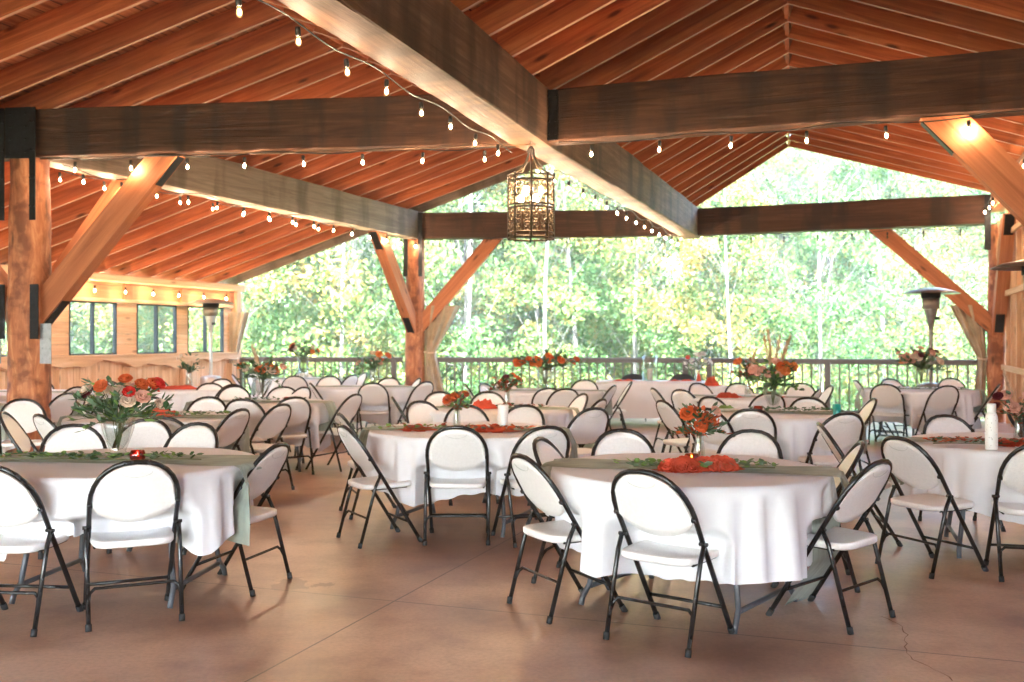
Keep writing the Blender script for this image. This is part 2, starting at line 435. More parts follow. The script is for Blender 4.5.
# ------------------------------------------------------------------ setting: ground, floor, hill
mb = MB(); NX, NY = 60, 60
def hz(x, y):
    t = max(0, (y-46)/60)
    return -.9 + 16*min(1, t)**1.1 + .25*math.sin(x*.3)*math.cos(y*.21)*(1 if y > 24 or abs(x) > 14 else 0)
def gf(a, b_):
    x = -400 + 800*a; y = -300 + 700*b_
    return (x, y, hz(x, y))
mb.grid(gf, 161, 141)
g = mb.obj('ground', M['grass']); tag(g, kind='structure')
mb = MB()
fp = [uw(1.0)-Vector((.3, -.05)), u0(1)+Vector((0, .35)), u1(1)+Vector((.1, .35)), u2(1)+Vector((.7, .15)), u2(-1.6)+Vector((1.5, 0)), u1(-1.6), uw(-1.6)-Vector((1, 0))]
n = len(fp)
mb.add([P(p, 0) for p in fp] + [P(p, -.95) for p in fp], [tuple(range(n))[::-1]] + [(i, (i+1) % n, n+(i+1) % n, n+i) for i in range(n)])
fl = mb.obj('floor', M['floor']); tag(fl, kind='structure')
me = fl.data; me.flip_normals() if me.polygons[0].normal.z < 0 else None
# hairline crack in the slab (flush strip)
mb = MB(); rnd = random.Random(3)
pts = []; p = Vector((1.93, 5.30)); e = Vector((1.83, 4.30))
for i in range(22):
    q = lerp(p, e, i/21); q.x += rnd.uniform(-.012, .012) + .05*math.sin(i*.35); pts.append(q)
vs = []
for i, q in enumerate(pts):
    wd = .0022 + .0012*math.sin(i*1.3)
    vs += [(q.x-wd, q.y, .004), (q.x+wd, q.y, .004)]
mb.add(vs, [(2*i, 2*i+1, 2*i+3, 2*i+2) for i in range(21)])
cr = mb.obj('floor_crack', plain('crack_dark', (.20, .11, .07), .9)); tag(cr, kind='structure')

# ------------------------------------------------------------------ pavilion frame
pav = empty('pavilion', P(A, 0)*0)
tag(pav, 'open timber pavilion on log posts with heavy weathered beams over the dining floor', 'pavilion')
def log_post(name, p, r, zt, seed, lean=0):
    mb = MB(); n = 22; m = 26; rd = random.Random(seed)
    vs = []; fs = []
    for j in range(m):
        z = zt*j/(m-1)
        for k in range(n):
            a = 2*PI*k/n
            q = r*(1.06 - .10*j/(m-1)) + .028*mnoise.noise(Vector((math.cos(a)*1.5+seed, math.sin(a)*1.5, z*1.4))) + .012*mnoise.noise(Vector((math.cos(a)*5, math.sin(a)*5+seed, z*6)))
            vs.append((z, q*math.cos(a) + .02*math.sin(z*1.1+seed), q*math.sin(a)))
    for j in range(m-1):
        for k in range(n):
            k2 = (k+1) % n
            fs.append((j*n+k, (j+1)*n+k, (j+1)*n+k2, j*n+k2))
    mb.add(vs, fs, True)
    o = mb.obj(name, M['log'], pav)
    o.matrix_local = Matrix.Translation(P(p, 0)) @ Matrix.Rotation(-PI/2, 4, 'Y')
    return o
for i, (p, r) in enumerate(((A, .215), (Bp, .19), (Cp, .155), (PR, .2), (A-V, .2), (PR-V, .2))):
    log_post('log_post', p, r, ZB+.3 if False else ZB, 3+i*5)
cl = (A-N1).normalized()*-1   # left cross direction
cr_ = (PR-N1).normalized()
fl_ = (F1-Bp).normalized(); fr_ = (Cp-F1).normalized(); vd = V.normalized()
zc = (ZB+ZT)/2; H = ZT-ZB
def e2(p, d, k): return P(p + d*k, zc)
# long beams (run away from the camera), cross beams butt into them
long_l = member('long_beam', P(A - vd*.15, zc), P(Bp + vd*.2, zc), .30, H, M['beam_grey'], pav, .012, rough=.018)
vn = Vector((.314, 1)).normalized()
long_c = member('long_beam', P(N1 + vd*.152, zc), P(F1 + vd*.2, zc), .34, H+.02, M['beam'], pav, .012, rough=.018)
member('long_beam', P(N1 - vn*13, zc), P(N1 + vn*.15, zc), .36, H+.03, M['beam'], pav, .012, rough=.018)
member('long_beam', P(PR - vd*10, zc), P(Cp + vd*.2, zc), .24, H*.55, M['brace'], pav, .012, off=H*.22)
member('cross_beam', P(A + cl*.152, zc), P(N1 - cl*.172, zc), .26, H-.02, M['beam_dark'], pav, .012, rough=.016)
member('cross_beam', P(A - cl*.152, zc), P(A - cl*4.0, zc), .26, H-.02, M['beam_dark'], pav, .012, rough=.016)
member('cross_beam', P(N1 + cr_*.175, zc), P(PR - cr_*.125, zc), .28, H-.02, M['beam_dark'], pav, .012, rough=.016)
member('cross_beam', P(Bp + fl_*.152, zc), P(F1 - fl_*.172, zc), .26, H-.03, M['beam_dark'], pav, .012, rough=.016)
member('cross_beam', P(F1 + fr_*.175, zc), P(Cp - fr_*.125, zc), .26, H-.03, M['beam_dark'], pav, .012, rough=.016)
q_ = N1 - vn*9.6
member('cross_beam', P(u0(-1), zc), P(q_ - cl*.19, zc), .26, H-.02, M['beam_dark'], pav, .012)
member('cross_beam', P(q_ + cr_*.19, zc), P(u2(-1) - cr_*.125, zc), .26, H-.02, M['beam_dark'], pav, .012)
# braces
def brace(p, d, k=1.65, wd=.20, dp=.27, drop=1.75, start=.12, mat='brace'):
    p0 = P(p + d*start, ZB - drop + .02); p1 = P(p + d*k, ZB - .0)
    dirv = (p1-p0).normalized(); p1 = p1 + dirv*.0
    # prism with horizontal top cut and vertical foot cut, local X along the brace
    X = dirv; Y = Vector((0, 0, 1)).cross(X).normalized(); Z = X.cross(Y)
    hd = dp/2
    # corners in the (horizontal s, z) plane
    s0, z0 = (p0-P(p, 0)).xy.length, p0.z; s1, z1 = (p1-P(p, 0)).xy.length, p1.z
    tx, tz = (s1-s0), (z1-z0); L = math.hypot(tx, tz); tx /= L; tz /= L; nx, nz = -tz, tx
    def at_s(o_, s): t = (s-(s0+nx*o_))/tx; return (s, z0+nz*o_+tz*t)
    def at_z(o_, z): t = (z-(z0+nz*o_))/tz; return (s0+nx*o_+tx*t, z)
    q = [at_s(-hd, s0), at_z(-hd, ZB-.003), at_z(hd, ZB-.003), at_s(hd, s0)]
    org = (p0+p1)/2
    R = Matrix((X, Y, Z)).transposed().to_4x4(); R.translation = org; Ri = R.inverted()
    vs = []
    for sgn in (-1, 1):
        for s, z in q: vs.append(Ri @ (P(p + d*s, z) + Y*sgn*wd/2))
    mb = MB(); mb.add(vs, [(0,1,2,3), (7,6,5,4), (0,4,5,1), (1,5,6,2), (2,6,7,3), (3,7,4,0)])
    o = mb.obj('brace', M[mat], pav); o.matrix_local = R
    # steel side plate near the foot and strap at the head, along the brace
    for px_ in (-L/2+.12, L/2-.10):
        pl = MB(); pl.box((px_, 0, -hd-.006), (.40, wd*.7, .010)); pl.obj('steel_plate', M['iron'], o)
    return o
brace(A, cl, 1.62); brace(A, vd, 1.6); brace(A, -cl, 1.62)
brace(Bp, fl_, 1.6); brace(Bp, -vd, 1.65); brace(Cp, -fr_, 1.95); brace(PR, -cr_, 1.42, .22, .30, 1.5); brace(Cp, -vd, 1.6); brace(PR, vd, 1.5)
# steel brackets at the joints
def bracket(p, dx, zlo, zhi, wd, off, nm='joint_plate', mat='iron', side=None):
    X = Vector((dx.x, dx.y, 0)); Y = Vector((-dx.y, dx.x, 0)); R = Matrix((X, Y, Vector((0, 0, 1)))).transposed().to_4x4()
    mb = MB(); mb.box((0, 0, 0), (wd, .012, zhi-zlo))
    for k in range(4):
        for s in (-1, 1):
            c = Vector((s*wd*.3, -.006, -(zhi-zlo)/2 + (k+.5)*(zhi-zlo)/4))
            mb.box(c, (.022, .022, .022))
    o = mb.obj(nm, M[mat], pav)
    R.translation = P(p, (zlo+zhi)/2) - Y*off
    o.matrix_local = R
for s in (-1, 1):
    bracket(A + cl*s*.185, cl, 2.75, ZT-.02, .07, .235)
bracket(A, cl, ZB-.02, ZT-.01, .30, .215)
bracket(N1 + cr_*.235, cr_, ZB+.02, ZT-.02, .12, .15)
for s in (-1, 1):
    bracket(A + cl*s*.20, cl, 1.45, 2.05, .10, .225)
    bracket(Bp + fl_*s*.15, fl_, 2.7, ZT-.03, .08, .215)
bracket(Bp, fl_, ZB-.01, ZT-.02, .26, .195)
bracket(Cp - fr_*.17, fr_, 3.0, ZT-.05, .1, .22)
bracket(A + cl*.30, cl, 1.18, 1.62, .13, .17, 'galvanised_plate', 'steel_grey')
bracket(A - cl*.30, cl, 1.18, 1.62, .13, .17, 'galvanised_plate', 'steel_grey')
# thin line of cleats: conduit along the near cross beam
mb = MB(); mb.tube([P(A + cl*.2, ZB-.02) - Vector((0, .15, 0)), P(lerp(A, N1, .5), ZB-.03) - Vector((0, .16, 0)), P(N1, ZB-.02) - Vector((0, .2, 0))], .008, 6)
mb.obj('conduit', M['beam'], pav)

# ------------------------------------------------------------------ roofs
ST = .657/9.853
ws = [1.02 - i*ST for i in range(23)]
DEP = .27; TH = .045
def deck(name, fn, wlo, whi, zoff, parent, extra=None):
    """fn(w) -> (eave point, ridge point) 3D of soffit; deck slab over rafters"""
    n = 14; vs = []; uvs = []
    mb = MB()
    for i in range(n+1):
        w = wlo + (whi-wlo)*i/n
        a, b_ = fn(w)
        vs += [a + Vector((0, 0, zoff)), b_ + Vector((0, 0, zoff)), a + Vector((0, 0, zoff+.03)), b_ + Vector((0, 0, zoff+.03))]
        L = (b_-a).length
        uvs += [(0, w*9.85), (L, w*9.85)]*2
    fs = []
    for i in range(n):
        o = i*4
        fs += [(o, o+1, o+5, o+4), (o+2, o+6, o+7, o+3), (o, o+4, o+6, o+2), (o+1, o+3, o+7, o+5)]
    fs += [(0, 2, 3, 1), (n*4, n*4+1, n*4+3, n*4+2)]
    mb.add(vs, fs)
    me = mb.mesh(name, M['deckwood'])
    ul = me.uv_layers.new(name='UVMap')
    for l in me.loops: ul.data[l.index].uv = uvs[l.vertex_index]
    return link(name, me, parent)
roofL = empty('gable_roof'); tag(roofL, 'long wooden gable roof over the left side, red-brown rafters sloping down to the windowed wall', 'roof')
roofR = empty('gable_roof'); tag(roofR, 'steeper wooden gable roof on the right with rafters meeting at an exposed ridge', 'roof')
def slope_ext(lo, hi, ext):
    d = (lo-hi).normalized(); return lo + d*ext
def fnA(w): # wall -> ridge1
    a = P(uw(w), ZE); b_ = P(ridge1(w), ZR1); a = slope_ext(a, b_, .45); return a, b_
def fnB(w): return P(u1(w), ZT+.003), P(ridge1(w), ZR1)
def fnC(w): return P(u1(w), ZT+.003), P(ridge2(w), ZR2)
def fnD(w): a = P(u2(w), ZT+.02); b_ = P(ridge2(w), ZR2); a = slope_ext(a, b_, .6); return a, b_
for fn, par in ((fnA, roofL), (fnB, roofL), (fnC, roofR), (fnD, roofR)):
    for k, w in enumerate(ws):
        a, b_ = fn(w)
        if fn is fnC: a = a + (b_-a).normalized()*.0
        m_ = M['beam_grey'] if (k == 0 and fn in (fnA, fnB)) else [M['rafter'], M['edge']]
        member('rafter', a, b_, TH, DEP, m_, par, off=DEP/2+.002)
    zo = DEP*1.06
    deck('roof_boards', fn, -3.2, 1.045, zo+.005, par)  # deck lengthened far behind the camera to cut light from the rear
member('ridge_board', P(ridge1(-1.5), ZR1+.16), P(ridge1(1.03), ZR1+.16), .045, .26, M['rafter'], roofL)
member('ridge_board', P(ridge2(-1.5), ZR2+.16), P(ridge2(1.03), ZR2+.16), .045, .26, M['rafter'], roofR)

# ------------------------------------------------------------------ left wall with windows
ang = math.atan2(-V.y, -V.x)   # local x runs along the wall towards the camera
lw = empty('windowed_wall', P(W0, 0), ang)
tag(lw, 'pine board wall with sliding windows and live edge trim along the left side', 'wall')
# local y+ : which side is the room?  rotate (0,1)
ry = Vector((-math.sin(ang), math.cos(ang)))
side = 1 if ry.x > 0 else -1
LW = 24.0  # wall lengthened out of view so less light enters from behind
wins = [(.27, 1.41), (1.74, 2.84), (3.35, 4.46), (4.97, 6.08), (6.6, 7.7), (8.2, 9.3)]
def wl(name, x0, x1, z0, z1, d0, d1, mat, par=lw, bev=.004, vertical=False):
    mb = MB()
    o = None
    if vertical:
        mb.box((0, 0, 0), (z1-z0, d1-d0, x1-x0), bev=bev); o = mb.obj(name, mat, par)
        o.matrix_local = Matrix.Translation(((x0+x1)/2, side*(d0+d1)/2, (z0+z1)/2)) @ Matrix.Rotation(PI/2, 4, 'Y')
    else:
        mb.box((0, 0, 0), (x1-x0, d1-d0, z1-z0), bev=bev); o = mb.obj(name, mat, par)
        o.location = ((x0+x1)/2, side*(d0+d1)/2, (z0+z1)/2)
    return o
# lower vertical boards as one panel with grooves, posts between bays
mb = MB(); x = .0
while x < LW:
    mb.box((0, 0, x+.07), (1.14, .03, .132), bev=.006); x += .14
o = mb.obj('wainscot', M['pine'], lw); o.matrix_local = Matrix.Translation((0, 0, .57)) @ Matrix(((0, 0, 1, 0), (0, 1, 0, 0), (1, 0, 0, 0), (0, 0, 0, 1)))
for x in (.08, 1.57, 3.1, 4.72, 6.34, 7.95, 9.6, 11.2):
    wl('stud', x-.07, x+.07, 0, .95, .02, .16, M['pine'], vertical=True)
# live edge trim: wavy lower edge
mb = MB(); n = 240; vs = []
for i in range(n+1):
    x = LW*i/n; zl = 1.0 + .05*math.sin(x*2.1) + .04*math.sin(x*5.3+1) - .02*math.sin(x*11)
    vs += [(x, side*.165, zl), (x, side*.165, 1.15), (x, side*.02, 1.15), (x, side*.02, zl)]
fs = []
for i in range(n):
    o = i*4
    for k in range(4): fs.append((o+k, o+4+k, o+4+(k+1) % 4, o+(k+1) % 4))
mb.add(vs, fs + [(0, 1, 2, 3), (n*4+3, n*4+2, n*4+1, n*4)]); mb.obj('live_edge_trim', M['pine'], lw)
wl('sill_board', 0, LW, 1.152, 1.18, -.02, .19, M['pine'])
prev = 0
for (a, b_) in wins + [(LW, LW)]:
    if a - prev > .02:
        for q in range(5): wl('wall_board', prev+.001, a-.001, 1.182+q*.18, 1.182+(q+1)*.18-.004, -.015, .035, M['pine'])
    prev = b_
wl('header_board', 0, LW, 2.084, 2.15, -.02, .10, M['pine'])
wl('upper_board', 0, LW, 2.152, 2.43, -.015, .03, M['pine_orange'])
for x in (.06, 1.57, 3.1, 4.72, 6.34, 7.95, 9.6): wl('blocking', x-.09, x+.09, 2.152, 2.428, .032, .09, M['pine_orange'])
wl('top_plate', -.3, LW, 2.432, 2.57, -.05, .16, M['pine'], bev=.02)
wl('end_post', -.16, -.01, 0, 2.43, -.03, .16, M['pine'], vertical=True)
for (a, b_) in wins:
    mb = MB(); t = .024
    def fb(x0, x1, z0, z1, d0=-.03, d1=.045): mb.box(((x0+x1)/2, side*(d0+d1)/2, (z0+z1)/2), (x1-x0, d1-d0, z1-z0))
    fb(a+.002, a+t, 1.182, 2.082); fb(b_-t, b_-.002, 1.182, 2.082); fb(a+t, b_-t, 1.182, 1.182+t); fb(a+t, b_-t, 2.082-t, 2.082)
    c = (a+b_)/2; fb(c-.013, c+.013, 1.182+t, 2.082-t)
    w = mb.obj('window', M['iron'], lw)
    g = MB(); g.box(((a+b_)/2, side*.0, 1.63), (b_-a-.07, .006, .83)); g.obj('pane', M['pane'], w)
# ------------------------------------------------------------------ right wall: upright boards on rails
rdir = -V.normalized(); angR = math.atan2(rdir.y, rdir.x)
outw = Vector((vd.y, -vd.x))
rw = empty('slatted_wall', P(Cp + outw*.21 + rdir*.1, 0), angR)
tag(rw, 'orange upright board wall with pale rails and a live edge brace at the right edge', 'wall')
ryR = Vector((-math.sin(angR), math.cos(angR))); sR = 1 if ryR.dot(-outw) > 0 else -1
mb = MB(); x = 0; rd = random.Random(5)
for i in range(130):  # boards extended unseen past the camera to block side light
    mb.box((0, sR*rd.uniform(-.004, .004), x+.1), (3.9, .035, .186), bev=.006); x += .2
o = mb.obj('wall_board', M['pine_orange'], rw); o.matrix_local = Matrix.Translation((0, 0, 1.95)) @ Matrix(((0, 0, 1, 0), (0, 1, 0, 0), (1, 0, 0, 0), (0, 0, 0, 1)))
for x in (.25, .95, 1.65, 2.35, 3.4, 4.6, 5.8, 7.0, 8.2):
    mb = MB(); mb.box((0, 0, 0), (3.7, .10, .07), bev=.006); o = mb.obj('stud', M['pine'], rw)
    o.matrix_local = Matrix.Translation((x, sR*.07, 1.85)) @ Matrix.Rotation(PI/2, 4, 'Y')
for z in (.96, 2.22, 3.2):
    mb = MB(); mb.box((13, sR*.15, z), (26, .05, .09), bev=.006); mb.obj('rail', M['pine'], rw)
mb = MB(); pts = [(.1+.55*t, sR*(.22), 1.9+1.5*t + .05*math.sin(t*9)) for t in [i/12 for i in range(13)]]
mb.tube(pts, [.06+.02*math.sin(i*1.7) for i in range(13)], 8); mb.obj('live_edge_brace', M['pine'], rw)

# unseen end wall, added behind the camera to block frontal light
p_, q_ = uw(-3.2), u2(-3.2); dd_ = (q_-p_)
er = empty('added_light_block_wall', P(p_, 0), math.atan2(dd_.y, dd_.x)); tag(er, 'unseen plank wall added behind the camera to cut frontal light', 'wall')
for i in range(18):
    mb = MB(); mb.box((dd_.length/2, 0, .095+.19*i), (dd_.length, .04, .186), bev=.005); mb.obj('wall_board', M['pine'], er)

# ------------------------------------------------------------------ railings
def railing(p, q, label, posts):
    d = (q-p); L = d.length; a = math.atan2(d.y, d.x)
    r = empty('railing', P(p, 0), a); tag(r, label, 'railing')
    mb = MB(); mb.box((L/2, 0, 1.05), (L, .09, .06), bev=.008); mb.obj('top_rail', M['rail'], r)
    mb = MB(); mb.box((L/2, 0, .10), (L, .05, .045)); mb.obj('bottom_rail', M['rail'], r)
    mb = MB(); mb.box((L/2, 0, 1.00), (L, .04, .04)); mb.obj('upper_rail', M['rail'], r)
    bm = MB(); bm.box((0, 0, .55), (.027, .027, .86)); me = bm.mesh('baluster', M['rail'])
    n = int(L/.165)
    for i in range(1, n):
        x = L*i/n
        if any(abs(x-pp) < .08 for pp in posts): continue
        o = link('baluster', me, r); o.location = (x, 0, 0)
    pm = MB(); pm.box((0, 0, .514), (.10, .10, 1.025)); pme = pm.mesh('railing_post', M['rail'])
    for pp in posts: o = link('railing_post', pme, r); o.location = (pp, 0, 0)
    return r
railing(W0 + Vector((.12, .1)), Bp - fl_*.26 + Vector((0, .1)), 'short dark metal railing between the curtained wall end and the middle log post', (.06, 3.3))
railing(Bp + fl_*.30 + Vector((0, .1)), F1 + fl_*.22+ Vector((0, .1)), 'dark metal railing behind the head table, right of the middle log post', (.06, 5.1))
railing(F1 + fr_*.32 + Vector((0, .1)), Cp - fr_*.27 + Vector((0, .1)), 'dark metal railing behind the heater, reaching the right log post', (.08, 2.3))

# ------------------------------------------------------------------ curtains
def curtain(base, d, top, tie, bot, label, seed, mat='curtain', thick=.10):
    """top/tie/bot = (z, s_left, s_right) along direction d from base"""
    r = empty('curtain', P(base, 0)); tag(r, label, 'curtain', 'tied back curtains')
    dv = Vector((d.x, d.y, 0)); nv = Vector((-d.y, d.x, 0)); rd = random.Random(seed)
    ph = [rd.uniform(0, 6) for _ in range(4)]
    def prof(t):  # t 0 top .. 1 bottom
        if t < .5:
            k = t/.5; k = k**.8; return [top[i]+(tie[i]-top[i])*k for i in range(3)]
        k = (t-.5)/.5; k = k**.7; return [tie[i]+(bot[i]-tie[i])*k for i in range(3)]
    def f(u, v):
        z, s0, s1 = prof(v); a = 2*PI*u
        # closed pleated loop
        s = (s0+s1)/2 + (s1-s0)/2*math.cos(a)
        wd = (s1-s0)
        pl = thick*(.35+.65*min(1, wd/.35))
        y = pl*math.sin(a)*.6 + .05*math.sin(17*a/2+ph[0])*(.3+wd) + .03*math.sin(11*s/max(.2, wd)+ph[1])
        return dv*s + nv*y + Vector((0, 0, z))
    mb = MB(); mb.grid(lambda u, v: f(u, v), 64, 30, closeu=True)
    mb.obj('curtain_cloth', M[mat], r)
    z, s0, s1 = tie; w = max(.05, (s1-s0)/2+.012)
    mb = MB(); c = dv*((s0+s1)/2)
    mb.tube([c + dv*w*math.cos(2*PI*k/14) + nv*(thick*.42+.02)*math.sin(2*PI*k/14) + Vector((0, 0, z+.01*math.sin(k))) for k in range(15)], .018, 6)
    mb.obj('tie', M['curtain_pale'], r)
curtain(Bp, fl_, (2.12, .22, .92), (1.18, .20, .42), (.06, .22, .68), 'tan canvas curtain tied back beside the middle log post', 1)
curtain(Cp, -fr_, (2.05, .22, .78), (1.1, .18, .32), (.1, .2, .42), 'dark striped canvas curtain tied back under the right log post brace', 2)
curtain(W0, (Bp-W0).normalized(), (2.0, -.08, .40), (1.05, -.02, .14), (.06, -.02, .20), 'tan canvas curtain bunched at the far end of the windowed wall', 3)

# ------------------------------------------------------------------ folding chair
def build_chair():
    c = empty('folding_chair')
    r = .0130
    def yl(z): return .235 - .525*z/.84
    # main tube: front feet + arch
    pts = []
    hw = .214
    for z in (.0, .10, .25, .40, .52): pts.append((-hw + .004*(1-z), yl(z), z))
    for i in range(15):
        a = PI - PI*i/14
        z = .62 + .215*math.sin(a); x = .214*math.cos(a)
        # squarer arch
        x = .214*(abs(math.cos(a))**.82)*(1 if math.cos(a) > 0 else -1)
        pts.append((x, yl(z), z))
    for z in (.52, .40, .25, .10, .0): pts.append((hw - .004*(1-z), yl(z), z))
    MB().tube(pts, r, 8).obj('main_frame', M['tube'], c)
    # backrest panel
    def panel(u, v, off):
        x = (-1+2*u)*.201
        q = min(1, abs(x)/.204)
        zt = .615 + .204*(1-q**2.3)**.5
        zb = .505 + .085*q**2.2
        if u in (0, 1): zt = zb = .60
        z = zb + (zt-zb)*v
        y = yl(z) - .012*(1-q*q) + off
        return Vector((x, y, z))
    mb = MB(); nu, nv = 17, 9
    mb.grid(lambda u, v: panel(u, v, .009), nu, nv); mb.grid(lambda u, v: panel(u, v, -.009), nu, nv)
    # rim
    b1 = 0; b2 = nu*nv; loop = [i for i in range(nu)] + [j*nu+nu-1 for j in range(1, nv)] + [(nv-1)*nu+i for i in range(nu-2, -1, -1)] + [j*nu for j in range(nv-2, 0, -1)]
    for i in range(len(loop)):
        a, b_ = loop[i], loop[(i+1) % len(loop)]
        mb.f.append((a, b_, b_+b2, a+b2)); mb.sm.append(False); mb.mi.append(0)
    bk = mb.obj('backrest', M['chair_white'], c)
    g = MB()   # carrying grip moulded in the panel top
    g.tube([(.075*math.cos(PI*k/10)*1.0, yl(.79-.028*math.sin(PI*k/10)) - .012 - .011, .785-.03*math.sin(PI*k/10)) for k in range(11)], .0016, 5)
    g.obj('grip', M['tabletop'], bk)
    # seat
    mb = MB(); ns = 36
    def sp_(a, sc): 
        ca, sa = math.cos(a), math.sin(a)
        e = .42
        x = .205*sc*(abs(ca)**e)*(1 if ca > 0 else -1); y = .195*sc*(abs(sa)**e)*(1 if sa > 0 else -1)
        x *= 1 + .04*(y/.195)
        return x, y + .0
    rings = [(0.001, .418), (.45, .420), (.8, .428), (.96, .433), (1.0, .427), (1.0, .405), (.96, .396), (.9, .404), (.001, .404)]
    vs = []
    for sc, z in rings:
        for k in range(ns):
            x, y = sp_(2*PI*k/ns, sc); vs.append((x, y-.005, z + .02*(y+.2) - .004))
    fs = [(i*ns+k, i*ns+(k+1) % ns, (i+1)*ns+(k+1) % ns, (i+1)*ns+k) for i in range(len(rings)-1) for k in range(ns)]
    mb.add(vs, fs, True); mb.obj('seat', M['chair_white'], c)
    # rear legs
    for s in (-1, 1):
        l = MB().tube([(s*.226, -.088, .485), (s*.226, -.12, .42), (s*.222, -.235, .0)], .0118, 8).obj('rear_leg', M['tube'], c)
        MB().tube([(s*.222, -.2345, .004), (s*.222, -.2365, .0), (s*.2225, -.229, .035)][::1][1:], .0155, 8).obj('rubber_foot', M['rubber'], l)
    for s in (-1, 1): MB().tube([(s*.2105, yl(0), .0), (s*.2105, yl(.035), .035)], .0168, 8).obj('rubber_foot', M['rubber'], c)
    # stretchers
    zz = .15; yf = yl(zz)
    MB().tube([(-.209, yf, zz), (0, yf, zz), (.209, yf, zz)], .009, 6).obj('front_stretcher', M['tube'], c)
    zz = .21; yr = -.12 - .115*(1-zz/.42)
    def yr_(z): return -.12 - .115*(.42-z)/.42
    MB().tube([(-.222, yr_(.13), .13), (-.214, yr_(.17)+.01, .175), (-.19, yr_(.2)+.012, .195), (.19, yr_(.2)+.012, .195), (.214, yr_(.17)+.01, .175), (.222, yr_(.13), .13)], .009, 6).obj('rear_stretcher', M['tube'], c)
    # seat bracket bars and rivets
    for s in (-1, 1):
        MB().tube([(s*.188, -.13, .393), (s*.188, .13, .399)], .007, 6).obj('seat_bracket', M['tube'], c)
        MB().tube([(s*.20, -.085, .49), (s*.243, -.085, .49)], .010, 6).obj('pivot', M['tube'], c)
        MB().tube([(s*.20, yl(.62)-.002, .61), (s*.222, yl(.62)-.002, .61)], .014, 6).obj('back_clamp', M['tube'], c)
    return c
chair0 = build_chair(); CH = proto_tree(chair0)
chair_used = [False]
def face(phi): return Vector((math.sin(math.radians(phi)), math.cos(math.radians(phi))))
def put_chair(x, y, phi, far=False):
    if not chair_used[0]: c = chair0; chair_used[0] = True
    else: c = copy_tree(CH, skip=('rubber_foot', 'grip', 'pivot', 'back_clamp', 'seat_bracket') if far else ())
    c.location = (x, y, 0); c.rotation_euler = (0, 0, -math.radians(phi))
    return c

# ------------------------------------------------------------------ round table kit
def build_table():
    t = empty('folding_table')
    mb = MB(); mb.lathe([(.001, .70), (.735, .70), (.75, .708), (.75, .732), (.742, .74), (.001, .74)], 48); mb.obj('tabletop', M['tabletop'], t)
    for s in (-1, 1):
        mb = MB()
        for q in (-1, 1):
            mb.tube([(s*.40, q*.26, .695), (s*.40, q*.29, .62), (s*.42, q*.30, .25), (s*.44, q*.32, .10), (s*.45, q*.37, .045), (s*.45, q*.39, .0)], .016, 8)
        mb.tube([(s*.41, -.30, .40), (s*.41, .30, .40)], .012, 6)
        mb.tube([(s*.44, -.33, .09), (s*.44, .33, .09)], .014, 6)
        mb.tube([(s*.40, -.28, .68), (s*.40, .28, .68)], .012, 6)
        mb.obj('leg_frame', M['leg_grey'], t)
    for q in (-1, 1): mb = MB(); mb.box((0, q*.3, .685), (1.1, .03, .028)); mb.obj('apron_rail', M['leg_grey'], t)
    return t
table0 = build_table(); TB = proto_tree(table0); table_used = [False]
def push(x, y, z, chairs, extra=.0):
    for (cx, cy, phi) in chairs:
        f = Vector((math.sin(math.radians(phi)), math.cos(math.radians(phi))))
        l = Vector((f.y, -f.x)); d = Vector((x-cx, y-cy)); ly = d.dot(f); lx = d.dot(l)
        if abs(lx) > .36 or ly < -.5 or ly > .3: continue
        line = .235 - .525*z/.84 + .035
        if z < .50: tgt = max(line, .10)
        elif z < .54: tgt = line + (max(line, .10)-line)*(.54-z)/.04
        else: tgt = line
        if z > .70: tgt -= (z-.70)*8
        tgt += extra
        k_ = 1 - max(0, min(1, (abs(lx)-.23)/.12)); k_ = k_*k_*(3-2*k_)
        if ly < tgt: x += f.x*(tgt-ly)*k_; y += f.y*(tgt-ly)*k_
    return x, y
def cloth_mesh(seed, chairs=(), drop0=.43, corner=.25, rot=0.0, nf=28, half=1.16):
    """round table cloth hanging in folds; chairs = (x, y, phi) in table coordinates push the skirt inwards"""
    rd = random.Random(seed); ph = [rd.uniform(0, 6.28) for _ in range(5)]
    na = 420; nr = 18; mb = MB(); vs = []; fs = []
    radii = [0.001, .25, .5, .68, .735, .750]
    for j, r in enumerate(radii):
        for k in range(na):
            a = 2*PI*k/na
            z = .7435 if r < .74 else .740
            z += .0015*math.sin(5*a+ph[0])*(r/.75)
            vs.append((r*math.cos(a), r*math.sin(a), z))
    for j in range(1, nr+1):
        t = j/nr
        for k in range(na):
            a = 2*PI*k/na; ar = a-rot
            drop = min(half/max(abs(math.cos(ar)), abs(math.sin(ar))), half*1.32) - .75
            drop = drop0*(1-corner) + (drop+drop0-.41)*corner
            w_ = math.sin(nf*a + ph[1] + 1.8*math.sin(3*a+ph[2]) + .9*math.sin(7*a+ph[0]))
            w_ = (abs(w_)**.75)*(1 if w_ > 0 else -1)
            wob = w_*.8 + .7*math.sin(7*a+ph[3])
            amp = .034*t**.55*(.8+.4*math.sin(2*a+ph[4]))
            z = .737 - drop*t + (.008*wob*t)
            r = .752 + .03*t + (wob-.25)*amp
            if z > .66: r = max(r, .758 - max(0, .70-z)*1.2)
            x, y = r*math.cos(a), r*math.sin(a)
            x, y = push(x, y, z, chairs)
            vs.append((x, y, z))
    m = len(radii) + nr
    for j in range(m-1):
        for k in range(na):
            k2 = (k+1) % na
            fs.append((j*na+k, j*na+k2, (j+1)*na+k2, (j+1)*na+k))
    mb.add(vs, fs, True)
    return mb
